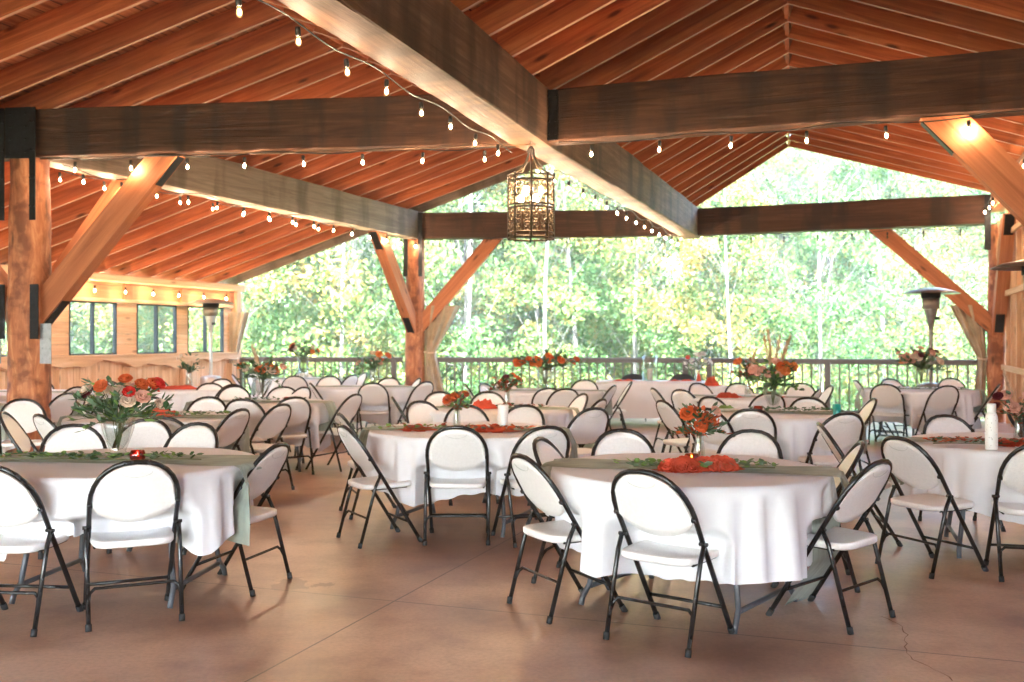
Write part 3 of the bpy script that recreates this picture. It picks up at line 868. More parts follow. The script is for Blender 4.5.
def runner_mesh(width=.42, left=.3, right=.62, seed=0, shift=0, rot=0, chairs=()):
    """strip along local x over a round table radius .75"""
    rd = random.Random(seed); ph = [rd.uniform(0, 6) for _ in range(4)]
    R = .79; zt = .7505
    def f(u, v):
        y0 = (v-.5)*width
        s = -(R+left) + u*(2*R+left+right)
        edge = math.sqrt(max(.05, R*R - (y0+shift)**2))
        pinch = 1
        if abs(s) <= edge: x = s; z = zt + .006*math.sin(9*s+ph[0]+8*y0) * .5; out = 0
        else:
            dn = min(abs(s)-edge, .735)
            sg = 1 if s > 0 else -1
            x = sg*(edge + .02 + (.022*math.sin(34*y0+ph[1]) + .016*math.sin(71*y0+ph[2]+3*dn))*min(1, dn*4) + .05*min(dn, .12)/.12 - .03*dn); z = zt - dn
            k = min(1, dn*1.6); pinch = 1 - .22*k
            if abs(s)-edge > .735: x += sg*(abs(s)-edge-.735)*.4; z = .018 + .02*abs(math.sin(9*y0+ph[2]))
        y = y0*pinch + shift + .012*math.sin(6*s+ph[3])
        x, y = x*math.cos(rot) - y*math.sin(rot), x*math.sin(rot) + y*math.cos(rot)
        if z < .735: x, y = push(x, y, z, chairs, -.02)
        return Vector((x, y, z))
    mb = MB(); mb.grid(f, 120, 44); return mb

# bloom meshes
def bloom_mesh(mat, r=.045, seed=0, layers=4):
    rd = random.Random(seed); mb = MB()
    for L in range(layers):
        n = 4+L*2; el = math.radians(82 - L*26); rr = r*(.35 + .65*(L+1)/layers)
        for k in range(n):
            a0 = 2*PI*(k+L*.37)/n; wd = 2.4*PI/n
            def f(u, v):
                a = a0 + (u-.5)*wd*(1-.25*(v-.6)**2)
                e = el*(.35+.65*v) if L else el
                rad = rr*(math.sin(v*PI*.55)*(math.cos(e)*.9+.25))
                z = rr*(v*math.sin(e)*.95) + (1-(2*u-1)**2)*.0 + .10*r*v
                rad *= 1 - .12*(2*u-1)**2*v
                return Vector((rad*math.cos(a), rad*math.sin(a), z + rd.uniform(-.02, .02)*r))
            mb.grid(f, 4, 4)
    return mb.mesh('bloom', mat)
BL = {}
for nm in ('p_red', 'p_rust', 'p_orange', 'p_cream', 'p_blush', 'p_plum', 'p_white'):
    BL[nm] = bloom_mesh(M[nm], seed=hash(nm) % 97 if False else len(nm))
BL['p_ruff'] = bloom_mesh(M['rust'], .052, 4, 5)
def add_leaf(mb, p, d, L, w, mi=0, rd=random):
    d = d.normalized(); s = d.cross(Vector((0, 0, 1)))
    if s.length < .1: s = Vector((1, 0, 0))
    s = (s.normalized() + Vector((rd.uniform(-.5, .5), rd.uniform(-.5, .5), rd.uniform(-.6, .6)))).normalized()
    n = d.cross(s).normalized()
    vs = [p, p + d*L*.3 + s*w*.42, p + d*L*.65 + s*w*.45, p + d*L, p + d*L*.65 - s*w*.45, p + d*L*.3 - s*w*.42, p + d*L*.5 + n*w*.14]
    mb.add(vs, [(0, 1, 6), (1, 2, 6), (2, 3, 6), (3, 4, 6), (4, 5, 6), (5, 0, 6)], False, mi)
VASES = {
 'urn': [(.001, 0), (.05, 0), (.052, .008), (.03, .03), (.045, .07), (.062, .12), (.066, .16), (.060, .16), (.04, .07), (.02, .04), (.001, .035)],
 'bud': [(.001, 0), (.028, 0), (.03, .01), (.026, .08), (.02, .12), (.024, .15), (.020, .15), (.016, .12), (.022, .02), (.001, .015)],
 'cyl': [(.001, 0), (.05, 0), (.052, .01), (.052, .22), (.048, .22), (.048, .015), (.001, .012)],
}
def bouquet(x, y, label, sc=1.0, vase='urn', blooms=(), nb=9, seed=0, spread=.15, height=.20, leaves=('g_sage', 'g_dark'), nl=120, pampas=0, trail=0, z=.752, sprigs=8, wide=1.0, vmat='glass', bs=1.0):
    rd = random.Random(seed); r = empty('flower_arrangement', (x, y, z)); tag(r, label, 'flowers')
    prof = [(a*sc, b_*sc) for a, b_ in VASES[vase]]
    MB().lathe(prof, 20).obj('vase', M[vmat], r)
    hv = prof[-4][1] if vase == 'urn' else max(p[1] for p in prof)
    hv = max(p[1] for p in prof)
    top = Vector((0, 0, hv)); sp_ = spread*sc; ht = height*sc
    st = MB(); fo = MB(); pos = []
    for i in range(nb):
        a = rd.uniform(0, 2*PI); q = math.sqrt(rd.random())
        p = top + Vector((math.cos(a)*q*sp_*wide, math.sin(a)*q*sp_*.8, ht*(.25 + .75*rd.random()*(1-.4*q))))
        pos.append(p); st.tube([Vector((0, 0, hv*.2)), top*.98 + (p-top)*.2, p - Vector((0, 0, .01))], .0022, 4)
        nm = blooms[i % len(blooms)]
        o = link('bloom', BL[nm], r); o.location = p
        tl = Vector((math.cos(a)*q*.8, math.sin(a)*q*.8 - .55, .75))
        o.rotation_euler = tl.to_track_quat('Z', 'Y').to_euler(); k = bs*sc**.5*rd.uniform(.6, .95); o.scale = (k, k, k)
    for i in range(sprigs):
        a = 2*PI*i/sprigs + rd.uniform(-.3, .3); el = rd.uniform(.0, 1.2)
        d = Vector((math.cos(a)*math.cos(el)*wide, math.sin(a)*math.cos(el), math.sin(el)))
        Ls = sp_*rd.uniform(.9, 1.5); pts = [top*.9]
        for k in range(1, 6): pts.append(top + d*Ls*k/5 + Vector((0, 0, -.25*Ls*(k/5)**2)))
        st.tube(pts, .0018, 4)
        for k in range(max(3, nl//sprigs)):
            t = rd.random(); q = pts[0].lerp(pts[5], t); q = pts[min(4, int(t*5))].lerp(pts[min(5, int(t*5)+1)], t*5 % 1)
            dd = (d + Vector((rd.uniform(-1, 1), rd.uniform(-1, 1), rd.uniform(-.5, 1)))*.9)
            add_leaf(fo, q, dd, rd.uniform(.025, .05)*sc, rd.uniform(.016, .03)*sc, rd.randrange(len(leaves)), rd)
    for i in range(nl//3):
        a = rd.uniform(0, 2*PI); q = math.sqrt(rd.random())*sp_*.8
        p = top + Vector((math.cos(a)*q*wide, math.sin(a)*q, rd.uniform(-.01, .8)*ht))
        add_leaf(fo, p, Vector((math.cos(a), math.sin(a), rd.uniform(-.2, 1))), .05*sc, .025*sc, rd.randrange(len(leaves)), rd)
    st.obj('stems', M['stem'], r); fo.obj('foliage', [M[l] for l in leaves], r)
    if pampas:
        pm = MB()
        for i in range(pampas):
            a = rd.uniform(0, 2*PI); d = Vector((math.cos(a)*.35, math.sin(a)*.35, 1)).normalized(); L = ht*rd.uniform(1.2, 1.9)
            for k in range(26):
                t = k/25; p = top + d*L*(.4+.6*t)
                for _ in range(4):
                    dd = (d + Vector((rd.uniform(-1, 1), rd.uniform(-1, 1), rd.uniform(-.2, .6)))*.6)
                    add_leaf(pm, p, dd, .05*sc*(1-.5*t), .006*sc, 0, rd)
        pm.obj('pampas_plume', M['p_pampas'], r)
    return r
def garland(x, y, ang, L, label, cols, seed=0, n=90, wd=.12, z=.7545, up=.03, berries=0):
    rd = random.Random(seed); mb = MB(); ca, sa = math.cos(ang), math.sin(ang)
    r = empty('garland', (x, y, z)); tag(r, label, 'greenery')
    pts = [Vector((ca*(t-.5)*L - sa*.03*math.sin(t*9), sa*(t-.5)*L + ca*.03*math.sin(t*9), .008)) for t in [i/14 for i in range(15)]]
    MB().tube(pts, .0028, 4).obj('stem', M['stem'], r)
    for i in range(n):
        t = rd.random(); p = pts[min(13, int(t*14))] + Vector((rd.gauss(0, wd*.3), rd.gauss(0, wd*.25), rd.uniform(.004, up)))
        a = ang + rd.uniform(-1.5, 1.5) + (PI if rd.random() < .5 else 0)
        add_leaf(mb, p, Vector((math.cos(a), math.sin(a), rd.uniform(.05, .5))), rd.uniform(.035, .06), rd.uniform(.025, .04), rd.randrange(len(cols)), rd)
    mb.obj('leaves', [M[c] for c in cols], r)
    return r
def rust_cloth(x, y, rx, ry_, h, label, seed=0, mat='rust', z=.752, name='gauze_napkin', roses=0):
    rd = random.Random(seed); ph = [rd.uniform(0, 6) for _ in range(6)]
    lob = [(rd.uniform(-.55, .55), rd.uniform(-.4, .4), rd.uniform(.25, .45), rd.uniform(.7, 1)) for _ in range(7)]
    def f(u, v):
        a = 2*PI*u; rr = v
        px, py = rr*math.cos(a)*(1+.12*math.sin(5*a+ph[0])), rr*math.sin(a)*(1+.12*math.sin(4*a+ph[1]))
        z = 0
        for (lx, ly, ls, lh) in lob:
            d2 = ((px-lx)**2+(py-ly)**2)/ls**2; d = math.sqrt(d2)
            z = max(z, lh*math.exp(-d2*1.1)*(1+.28*math.sin(d*9+math.atan2(py-ly, px-lx)*1.0)))
        z = z*(1-rr**4) + .05*mnoise.noise(Vector((px*6, py*6, ph[2])))
        return Vector((px*rx, py*ry_, max(.001, z*h)))
    mb = MB(); mb.grid(f, 64, 22, closeu=True)
    o = mb.obj(name, M[mat]); o.location = (x, y, z); tag(o, label, 'napkin')
    if roses:
        for v in o.data.vertices: v.co.z *= .45
        for i in range(roses):
            a = 2*PI*i/roses + rd.uniform(-.3, .3); q = .55 if i else 0
            b_ = link('ruffle', BL['p_ruff'], o); b_.location = (rx*q*math.cos(a), ry_*q*math.sin(a), h*.12 + (.25*h if not i else 0))
            b_.rotation_euler = Vector((math.cos(a)*q, math.sin(a)*q - .7, .9)).to_track_quat('Z', 'Y').to_euler()
            k = h/.085*rd.uniform(.95, 1.35); b_.scale = (k*1.15, k*1.15, k*.9)
    return o
def votive(x, y, label, mat='red_glass', lit=True, z=.752):
    r = empty('candle_holder', (x, y, z)); tag(r, label, 'candle')
    MB().lathe([(.001, .0), (.03, .0), (.042, .02), (.044, .045), (.036, .065), (.033, .065), (.04, .045), (.038, .022), (.001, .006)], 16).obj('cup', M[mat], r)
    MB().lathe([(.001, .008), (.024, .008), (.024, .03), (.001, .032)], 12).obj('wax', M['p_cream'], r)
    if lit: MB().lathe([(.001, .032), (.006, .042), (.001, .06)], 8).obj('flame', M['candle_lit'], r)

# table list: key, x, y, runner angle, name, cloth label, kind
T = {
 'T1': (.97, 5.58, 'the front centre table'), 'T2': (-2.25, 5.90, 'the front left table'),
 'T3': (-.36, 7.95, 'the table with the white tumbler'), 'T4': (3.5, 6.95, 'the table with the white bottle'),
 'T5': (2.48, 9.75, 'the table with the teal cup'), 'T6': (5.75, 14.3, 'the table before the dark heater'),
 'T8': (.49, 13.9, 'the table left of the head table'), 'T9': (-.14, 10.35, 'the table behind the white tumbler'),
 'T10': (-2.82, 11.4, 'the table with the orange bouquet'), 'T11': (-3.27, 9.24, 'the table behind the big bouquet'),
 'T12': (-2.2, 15.0, 'the table before the middle post'), 'T13': (-3.75, 18.0, 'the farthest left railing table'),
 'T14': (-4.7, 14.4, 'the table with the green sprig'), 'T15': (-6.15, 10.9, 'the table left of the left post'),
 'T16': (2.9, 12.4, 'the table right of the head table'), 'T17': (-6.6, 13.6, 'the table beside the windows'),
}
for i, (k, (x, y, nm)) in enumerate(T.items()):
    if not table_used[0]: t = table0; table_used[0] = True
    else: t = copy_tree(TB)
    t.location = (x, y, 0); t.rotation_euler = (0, 0, {'T1': -.65, 'T2': -.1, 'T3': -.35, 'T4': -.3}.get(k, random.uniform(-.6, .6)))
    tag(t, 'round folding table on grey steel legs, '+nm[4:] if False else 'round grey-legged folding table under white cloth: ' + nm, 'table', 'round folding tables')

# head table (rectangular)
hx, hy = 2.34, 17.1
h = empty('banquet_table', (hx, hy, 0), -.12); tag(h, 'long rectangular banquet table before the railing, the head table', 'table')
MB().box((0, 0, .72), (1.83, .76, .04), bev=.01).obj('tabletop', M['tabletop'], h)
for s in (-1, 1):
    mb = MB()
    for q in (-1, 1): mb.tube([(s*.7, q*.3, .70), (s*.7, q*.3, .0)], .016, 8)
    mb.tube([(s*.7, -.3, .25), (s*.7, .3, .25)], .012, 6); mb.obj('leg_frame', M['leg_grey'], h)
def hc(u, v):
    # perimeter skirt of a rectangle with folds
    a = u*2*PI; c_, s_ = math.cos(a), math.sin(a); e = .25
    bx = .93*abs(c_)**e*(1 if c_ > 0 else -1); by = .40*abs(s_)**e*(1 if s_ > 0 else -1)
    t = max(0, (v-.25)/.75); k = min(1, v/.25)
    w = 1 + .035*t*math.sin(26*a)
    return Vector((bx*k*w, by*k*w, .745 - .60*t))
o = MB().grid(hc, 140, 14, closeu=True).obj('tablecloth', M['cloth']); o.location = (hx, hy, 0); o.rotation_euler = (0, 0, -.12)
tag(o, 'long white cloth hanging to the floor over the rectangular head table', 'tablecloth')
for s, lb in ((-1, 'left'), (1, 'right')):
    rust_cloth(hx + s*.48, hy - .1, .24, .10, .03, 'flat coral napkin on the %s half of the head table' % lb, 20+s, z=.747)
r = empty('hurricane_vase', (hx-.02, hy, .747)); tag(r, 'tall clear glass hurricane vase in the middle of the head table', 'vase')
MB().lathe([(.001, 0), (.13, 0), (.13, .01), (.12, .30), (.13, .42), (.126, .42), (.116, .30), (.126, .014), (.001, .012)], 24).obj('glass', M['glass'], r)
MB().lathe([(.001, .014), (.045, .014), (.045, .2), (.001, .2)], 16).obj('candle', M['p_cream'], r)
bouquet(3.10, 16.9, 'spiky white bouquet with a long red ribbon at the right end of the head table', 1.5, 'bud', ('p_white', 'p_red', 'p_white'), 7, 41, .17, .22, ('p_white', 'g_sage'), 90, z=.747)
rust_cloth(3.08, 16.75, .05, .035, .16, 'red ribbon bunch hanging under the spiky white bouquet', 50, z=.75, name='ribbon')
# black padded chairs behind head table
for s, lb, px in ((-1, 'left', 2.16), (1, 'right', 3.05)):
    c = empty('padded_chair', (px, 18.1, 0), PI-.12); tag(c, 'black rounded chair behind the head table, the %s one' % lb, 'chair', 'black chairs at the head table')
    mb = MB()
    def bp_(u, v, o_): 
        x = (-1+2*u)*.30; q = abs(x)/.30
        z = .46 + (.36*(1-q**2.6)**.5)*v
        return Vector((x, -.22 - .05*v + .05*q*q + o_, z))
    mb.grid(lambda u, v: bp_(u, v, .02), 15, 7); mb.grid(lambda u, v: bp_(u, v, -.02), 15, 7); mb.obj('backrest', M['black_fabric'], c)
    MB().box((0, 0, .43), (.46, .44, .07), bev=.02).obj('seat', M['black_fabric'], c)
    for a in (-1, 1):
        for b_ in (-1, 1): MB().tube([(a*.2, b_*.18, .4), (a*.22, b_*.2, 0)], .012, 6).obj('leg', M['tube'], c)

# ------------------------------------------------------------------ chairs
CL = []  # (x,y,phi,table key)
def C(x, y, phi, k): CL.append((x, y, phi, k))
def TOP(px, py, phi, k):   # arch top seen at pixel -> position on the floor
    Z = 620/(py-339); X = (px-512)/1016*Z; f = face(phi)
    C(X + .29*f.x, Z + .29*f.y, phi, k)
C(.774, 4.95, 38.5, 'T1'); C(1.66, 5.31, -43.7, 'T1'); C(.296, 5.485, 62.5, 'T1')
TOP(538, 438, 112, 'T1'); TOP(621, 429.4, 176, 'T1'); TOP(752, 430, -156, 'T1'); TOP(862.6, 442, -78, 'T1')
C(-2.0, 5.34, -26, 'T2'); C(-2.53, 5.2, 5, 'T2'); C(-1.63, 6.0, -75, 'T2')
TOP(73, 424.5, 155, 'T2'); TOP(199, 423, -165, 'T2'); TOP(148, 419, 178, 'T2')
C(-.39, 7.37, 0, 'T3'); C(.14, 7.36, -22, 'T3'); C(-.955, 7.34, 61, 'T3'); C(-1.15, 8.45, 70, 'T3')
TOP(526, 405, -160, 'T3'); TOP(465, 405, 168, 'T3'); TOP(419, 401, 140, 'T3'); 
C(2.66, 6.44, 66, 'T4'); C(3.19, 6.24, 13, 'T4'); TOP(944, 415, 178, 'T4'); TOP(818.6, 423, 98, 'T4'); C(4.2, 7.6, -130, 'T4')
TOP(847, 413, -14, 'T5'); TOP(751, 409, 12, 'T5'); TOP(704, 408, 42, 'T5'); TOP(661, 400.4, 70, 'T5'); TOP(708, 396.6, 150, 'T5'); TOP(808, 397.5, -170, 'T5'); TOP(875, 398.5, -85, 'T5')
TOP(885, 384, 30, 'T6'); TOP(855, 380, 95, 'T6'); TOP(948, 385.6, -8, 'T6'); TOP(1000, 384, -60, 'T6'); TOP(889, 378.5, 165, 'T6'); TOP(950, 378, -172, 'T6')
TOP(465, 384, 82, 'T8'); TOP(482.5, 383, 120, 'T8'); TOP(504, 380, 160, 'T8'); TOP(549, 388, 2, 'T8'); TOP(566, 388.5, -15, 'T8'); TOP(585, 379.5, -170, 'T8'); TOP(614.7, 385.3, -68, 'T8'); TOP(632, 381.5, -88, 'T8')
TOP(392, 397, 82, 'T9'); TOP(439.6, 391.6, 165, 'T9'); TOP(487.5, 391.6, 175, 'T9'); TOP(595, 408, -30, 'T9'); TOP(603, 399, -62, 'T9'); TOP(584.6, 393.5, -110, 'T9')
TOP(242, 399, 0, 'T10'); TOP(295, 397, -32, 'T10'); TOP(356.6, 394, -66, 'T10'); TOP(283.5, 386.6, 175, 'T10'); TOP(210, 383, 160, 'T10'); TOP(234.5, 386, 168, 'T10'); TOP(305, 387, -140, 'T10')
TOP(161, 417, 4, 'T11'); TOP(76, 402, 70, 'T11'); TOP(38, 414.4, 42, 'T11'); TOP(242, 409, -70, 'T11'); TOP(209, 396.7, 178, 'T11'); TOP(283, 404, -64, 'T11'); TOP(150, 397, 165, 'T11')
TOP(372, 382.8, 0, 'T12'); TOP(427, 381.5, -50, 'T12'); TOP(330, 376, 178, 'T12'); TOP(310, 383, 70, 'T12'); TOP(390, 377.5, -165, 'T12'); TOP(420, 378, -110, 'T12')
TOP(2, 412, 78, 'T15'); TOP(22, 399, 150, 'T15'); TOP(68, 393, -70, 'T15'); C(-6.1, 10.1, 0, 'T15')
TOP(652.5, 388, 82, 'T16'); TOP(680, 389.5, 50, 'T16'); TOP(696.6, 383, 150, 'T16'); TOP(738, 383, 178, 'T16'); TOP(801, 383, -160, 'T16'); TOP(820, 389, -60, 'T16'); TOP(832, 385.4, -88, 'T16'); TOP(770, 393, -5, 'T16')
for k, angs in (('T13', (0, 60, 120, 180, 240, 300)), ('T14', (10, 55, 100, 150, 200, 245, 300)), ('T17', (-5, 120, 165, 210, 262, 310))):
    for a in angs:
        a += random.uniform(-9, 9); x, y, _ = T[k]; d = face(a); q = random.uniform(.86, 1.0)
        C(x - d.x*q, y - d.y*q, a + random.uniform(-7, 7), k)
SECT = ['far side', 'far right side', 'right side', 'near right side', 'near side', 'near left side', 'left side', 'far left side']
bysec = {}
for (x, y, phi, k) in CL:
    tx, ty, _ = T[k]; a = math.degrees(math.atan2(x-tx, y-ty)); s = int(((a+22.5) % 360)//45)
    bysec.setdefault((k, s), []).append((x, y, phi))
for (k, s), L in bysec.items():
    L.sort(key=lambda q: q[0]/q[1])
    for i, (x, y, phi) in enumerate(L):
        o = put_chair(x, y, phi, y > 11)
        pre = '' if len(L) == 1 else (('left of two, ', 'right of two, ')[i] if len(L) == 2 else ('left of three, ', 'middle of three, ', 'right of three, ')[min(i, 2)])
        tag(o, 'white chair, %s%s of %s' % (pre, SECT[s], T[k][2]), 'chair', 'white folding chairs')

PARAM = {'T1': (.45, .12, .3), 'T2': (.31, .35, .1), 'T3': (.42, .2, .4), 'T4': (.36, .2, .3)}
for i, (k, (x, y, nm)) in enumerate(T.items()):
    d0, cn, rt = PARAM.get(k, (.44, .3, random.uniform(0, 1.5)))
    me = cloth_mesh(11+i, [(a-x, b_-y, p) for (a, b_, p, kk) in CL if math.hypot(a-x, b_-y) < 1.3], d0, cn, rt, 27+i % 5).mesh('tablecloth', M['cloth'])
    c = link('tablecloth', me); c.location = (x, y, 0)
    tag(c, 'white linen cloth draped over ' + nm, 'tablecloth', 'white tablecloths')
    ra = {'T1': -.27, 'T2': -.13, 'T3': -.08, 'T4': -.2}.get(k, -.12 if x < 1 else -.3)
    wd, le, ri = {'T1': (.40, .25, .80), 'T2': (.48, .5, .42)}.get(k, (.36, .28, .35))
    me = runner_mesh(wd, le, ri, i, 0, ra, [(a-x, b_-y, p) for (a, b_, p, kk) in CL if math.hypot(a-x, b_-y) < 1.3]).mesh('table_runner', M['sage'])
    q = link('table_runner', me); q.location = (x, y + (.06 if k == 'T2' else .0), .0)
    tag(q, 'sage green gauze runner laid across ' + nm, 'table runner', 'sage runners')

# ------------------------------------------------------------------ table decorations
bouquet(-2.30, 5.93, 'big loose bouquet of red, cream and rust flowers in a cut glass vase', 1.45, 'urn', ('p_red', 'p_cream', 'p_rust', 'p_cream', 'p_blush', 'p_rust', 'p_orange', 'p_cream', 'p_plum'), 20, 1, .15, .19, ('g_sage', 'g_dark', 'g_bright', 'g_sage'), 270, pampas=0, sprigs=15, wide=1.25, bs=.95)
garland(-2.35, 5.82, -.05, 1.15, 'green leaf garland along the front left table runner', ('g_bright', 'g_sage', 'g_dark'), 2, 170)
votive(-2.13, 5.78, 'red glass candle holder glowing beside the cut glass vase')
bouquet(1.05, 5.70, 'small bouquet of rust buds and dark leaves behind the terracotta gauze', 1.15, 'bud', ('p_rust', 'p_rust', 'p_blush'), 5, 5, .10, .15, ('g_sage', 'g_dark', 'g_sage', 'rust_dark', 'p_rust'), 260, sprigs=14)
rust_cloth(.93, 5.43, .17, .09, .075, 'crumpled terracotta gauze roses, the left bunch on the front centre table', 6, roses=6)
rust_cloth(1.10, 5.45, .15, .09, .085, 'crumpled terracotta gauze roses, the right bunch on the front centre table', 8, roses=6)
garland(1.03, 5.45, -.1, .75, 'eucalyptus leaves around the terracotta gauze roses', ('g_sage', 'g_sage', 'g_bright'), 7, 110, .12)
votive(.99, 5.60, 'amber glass candle holder behind the terracotta gauze roses', 'amber')
bouquet(-.43, 7.92, 'small rust rose posy in a narrow glass vase on the second row table', 1.1, 'bud', ('p_rust', 'p_rust', 'p_blush', 'p_rust'), 8, 9, .085, .13, ('g_sage', 'g_bright', 'rust_dark'), 110)
rust_cloth(-.72, 7.80, .17, .07, .05, 'bright red napkin and leaves, left of the rose posy', 10, roses=5)
rust_cloth(-.13, 7.72, .20, .09, .06, 'rust red gauze and leaves, right of the rose posy', 11, roses=5)
garland(-.70, 7.78, .1, .5, 'green leaves over the red napkin left of the rose posy', ('g_bright', 'g_sage', 'rust_dark'), 12, 45)
garland(-.08, 7.70, -.1, .6, 'russet leaves over the rust gauze right of the rose posy', ('rust_dark', 'g_sage', 'p_rust'), 13, 80)
r = empty('tumbler', (-.07, 7.98, .752)); tag(r, 'tall ribbed white tumbler on the second row table', 'tumbler')
MB().lathe([(.001, 0), (.034, 0), (.036, .01), (.043, .17), (.043, .18), (.039, .18), (.033, .015), (.001, .012)], 24).obj('cup', M['chair_white'], r)
bouquet(-.05, 10.3, 'burgundy and green leaf bouquet seen above the white tumbler', 1.25, 'bud', ('p_rust', 'p_plum', 'p_rust'), 5, 14, .13, .14, ('rust_dark', 'g_dark', 'g_sage'), 150)
rust_cloth(-.30, 10.2, .17, .07, .08, 'rolled rust red napkin on the centre table behind the tumbler', 15)
garland(.12, 10.2, 0, .5, 'russet leaf garland on the centre table behind the tumbler', ('rust_dark', 'g_dark', 'g_sage'), 16, 60)
bouquet(3.48, 6.98, 'burgundy foliage bouquet behind the white bottle', 1.15, 'bud', ('p_plum', 'p_blush', 'p_rust', 'p_blush'), 8, 17, .11, .16, ('rust_dark', 'g_dark', 'p_blush', 'g_sage'), 170, pampas=1, sprigs=10, wide=1.3)
rust_cloth(3.33, 6.70, .17, .08, .045, 'dark red gauze left of the white bottle', 18, roses=5)
garland(3.15, 6.68, -.05, .75, 'red and green leaf garland along the right edge table', ('g_sage', 'rust_dark', 'g_dark', 'p_rust'), 19, 120, .12)
rust_cloth(3.68, 6.75, .14, .08, .05, 'dark red gauze right of the white bottle', 22, roses=5)
r = empty('water_bottle', (3.03, 6.42, .752)); tag(r, 'white speckled metal water bottle on the right edge table', 'bottle')
MB().lathe([(.001, 0), (.036, 0), (.038, .006), (.038, .19), (.034, .215), (.025, .235), (.001, .235)], 24).obj('bottle_body', M['white_enamel'], r)
MB().lathe([(.001, .235), (.026, .235), (.027, .242), (.027, .285), (.024, .29), (.001, .29)], 24).obj('cap', M['chair_white'], r)
# black bag
r = empty('shoulder_bag', (3.72, 7.18, .752)); tag(r, 'black bag with a curved strap standing on the right edge table', 'bag')
mb = MB()
def bag(u, v):
    a = 2*PI*u; e = .5; c_, s_ = math.cos(a), math.sin(a)
    k = [.92, 1, 1, .97, .85, .5, .001][int(round(v*6))]
    return Vector((.13*k*abs(c_)**e*(1 if c_ > 0 else -1), .07*k*abs(s_)**e*(1 if s_ > 0 else -1), .20*min(1, v*1.25)))
mb.grid(bag, 28, 7, closeu=True); mb.obj('bag_body', M['black_fabric'], r)
MB().tube([(-.12+.0*k - .10*math.sin(PI*k/12), -.02, .02+.2*k/12 + .06*math.sin(PI*k/12)) for k in range(13)], .012, 6).obj('strap', M['black_fabric'], r)
bouquet(2.53, 9.85, 'tall pampas and orange rose centrepiece at the table with the teal cup', 1.55, 'urn', ('p_orange', 'p_blush', 'p_rust', 'p_blush', 'p_plum', 'p_orange'), 20, 23, .14, .19, ('g_dark', 'g_sage', 'g_bright'), 260, pampas=4)
garland(2.75, 9.65, -.15, .8, 'green leaf garland beside the pampas centrepiece', ('g_dark', 'g_sage'), 24, 100)
votive(2.33, 9.62, 'small orange candle holder left of the pampas centrepiece', 'amber', False)
r = empty('cup', (2.98, 9.32, .752)); tag(r, 'teal metal cup at the right edge of its table', 'cup')
MB().lathe([(.001, 0), (.032, 0), (.034, .006), (.038, .10), (.035, .10), (.031, .01), (.001, .008)], 20).obj('cup_body', M['teal'], r)
rust_cloth(2.15, 10.25, .09, .05, .03, 'green lime leaf plate napkin at the left of the pampas table', 51, 'g_bright')
bouquet(5.72, 14.2, 'blush and mauve bouquet in a glass urn before the heater', 1.9, 'urn', ('p_blush', 'p_cream', 'p_blush', 'p_plum', 'p_blush', 'p_orange'), 22, 25, .16, .16, ('g_sage', 'g_dark'), 180, wide=1.2)
votive(5.20, 14.15, 'amber candle jar left of the blush bouquet', 'amber', False)
garland(5.75, 14.0, -.3, 1.0, 'thin green garland under the blush bouquet', ('g_dark', 'g_sage'), 26, 70)
bouquet(.45, 13.9, 'wide low orange rose bouquet on the table left of the head table', 1.9, 'urn', ('p_rust', 'p_orange', 'p_rust', 'p_cream', 'p_rust', 'p_orange'), 24, 27, .16, .09, ('g_dark', 'g_sage'), 200, wide=1.5)
bouquet(-2.80, 11.4, 'round orange and cream bouquet in a glass footed vase', 1.7, 'urn', ('p_orange', 'p_rust', 'p_cream', 'p_orange', 'p_cream', 'p_blush'), 20, 28, .13, .12, ('g_dark', 'g_sage'), 170, pampas=1, wide=1.2)
garland(-2.7, 11.3, 0, .8, 'leaf garland under the round orange and cream bouquet', ('g_sage', 'g_dark'), 29, 80)
votive(-2.45, 11.1, 'red candle holder right of the orange and cream bouquet')
rust_cloth(-3.15, 9.2, .18, .08, .07, 'rust red gauze on the left table behind the big bouquet', 30)
garland(-2.95, 9.15, 0, .9, 'green leaf garland on the left table behind the big bouquet', ('g_bright', 'g_sage', 'g_dark'), 31, 110)
bouquet(-2.05, 15.0, 'small coral and green bouquet before the middle log post', 1.7, 'bud', ('p_rust', 'p_blush', 'p_orange', 'p_cream'), 9, 32, .15, .17, ('g_sage', 'g_dark'), 130)
bouquet(-3.7, 18.0, 'small orange, plum and white bouquet at the railing', 1.8, 'cyl', ('p_orange', 'p_plum', 'p_white', 'p_rust'), 10, 33, .15, .14, ('g_sage', 'g_dark'), 90)
bouquet(-4.58, 14.4, 'bare green sprig in a small glass vase on the far left table', 1.6, 'bud', ('p_cream',), 1, 34, .10, .18, ('g_dark', 'g_sage'), 60)
rust_cloth(-4.6, 14.15, .42, .10, .05, 'long rust red runner cloth on the far left table', 35)
bouquet(2.88, 12.4, 'upright orange bouquet with dark leaves on the table right of the head table', 1.5, 'bud', ('p_orange', 'p_rust', 'p_blush'), 8, 36, .12, .19, ('g_dark', 'rust_dark'), 130, pampas=1)
rust_cloth(2.60, 12.2, .22, .09, .07, 'orange red gauze, the left bunch right of the head table', 37, roses=5)
rust_cloth(3.10, 12.2, .20, .09, .07, 'orange red gauze, the right bunch right of the head table', 38, roses=5)
rust_cloth(3.0, 15.2, .16, .12, .12, 'coral napkins bunched in front of the head table corner', 39, z=.752-.0)
t = copy_tree(TB); t.location = (3.0, 15.3, 0); tag(t, 'small side table under white cloth before the head table corner', 'table'); t.scale = (.42, .42, 1)
c = link('tablecloth', cloth_mesh(90).mesh('tablecloth', M['cloth'])); c.location = (3.0, 15.3, 0); c.scale = (.42, .42, 1); tag(c, 'white cloth on the small side table before the head table corner', 'tablecloth')

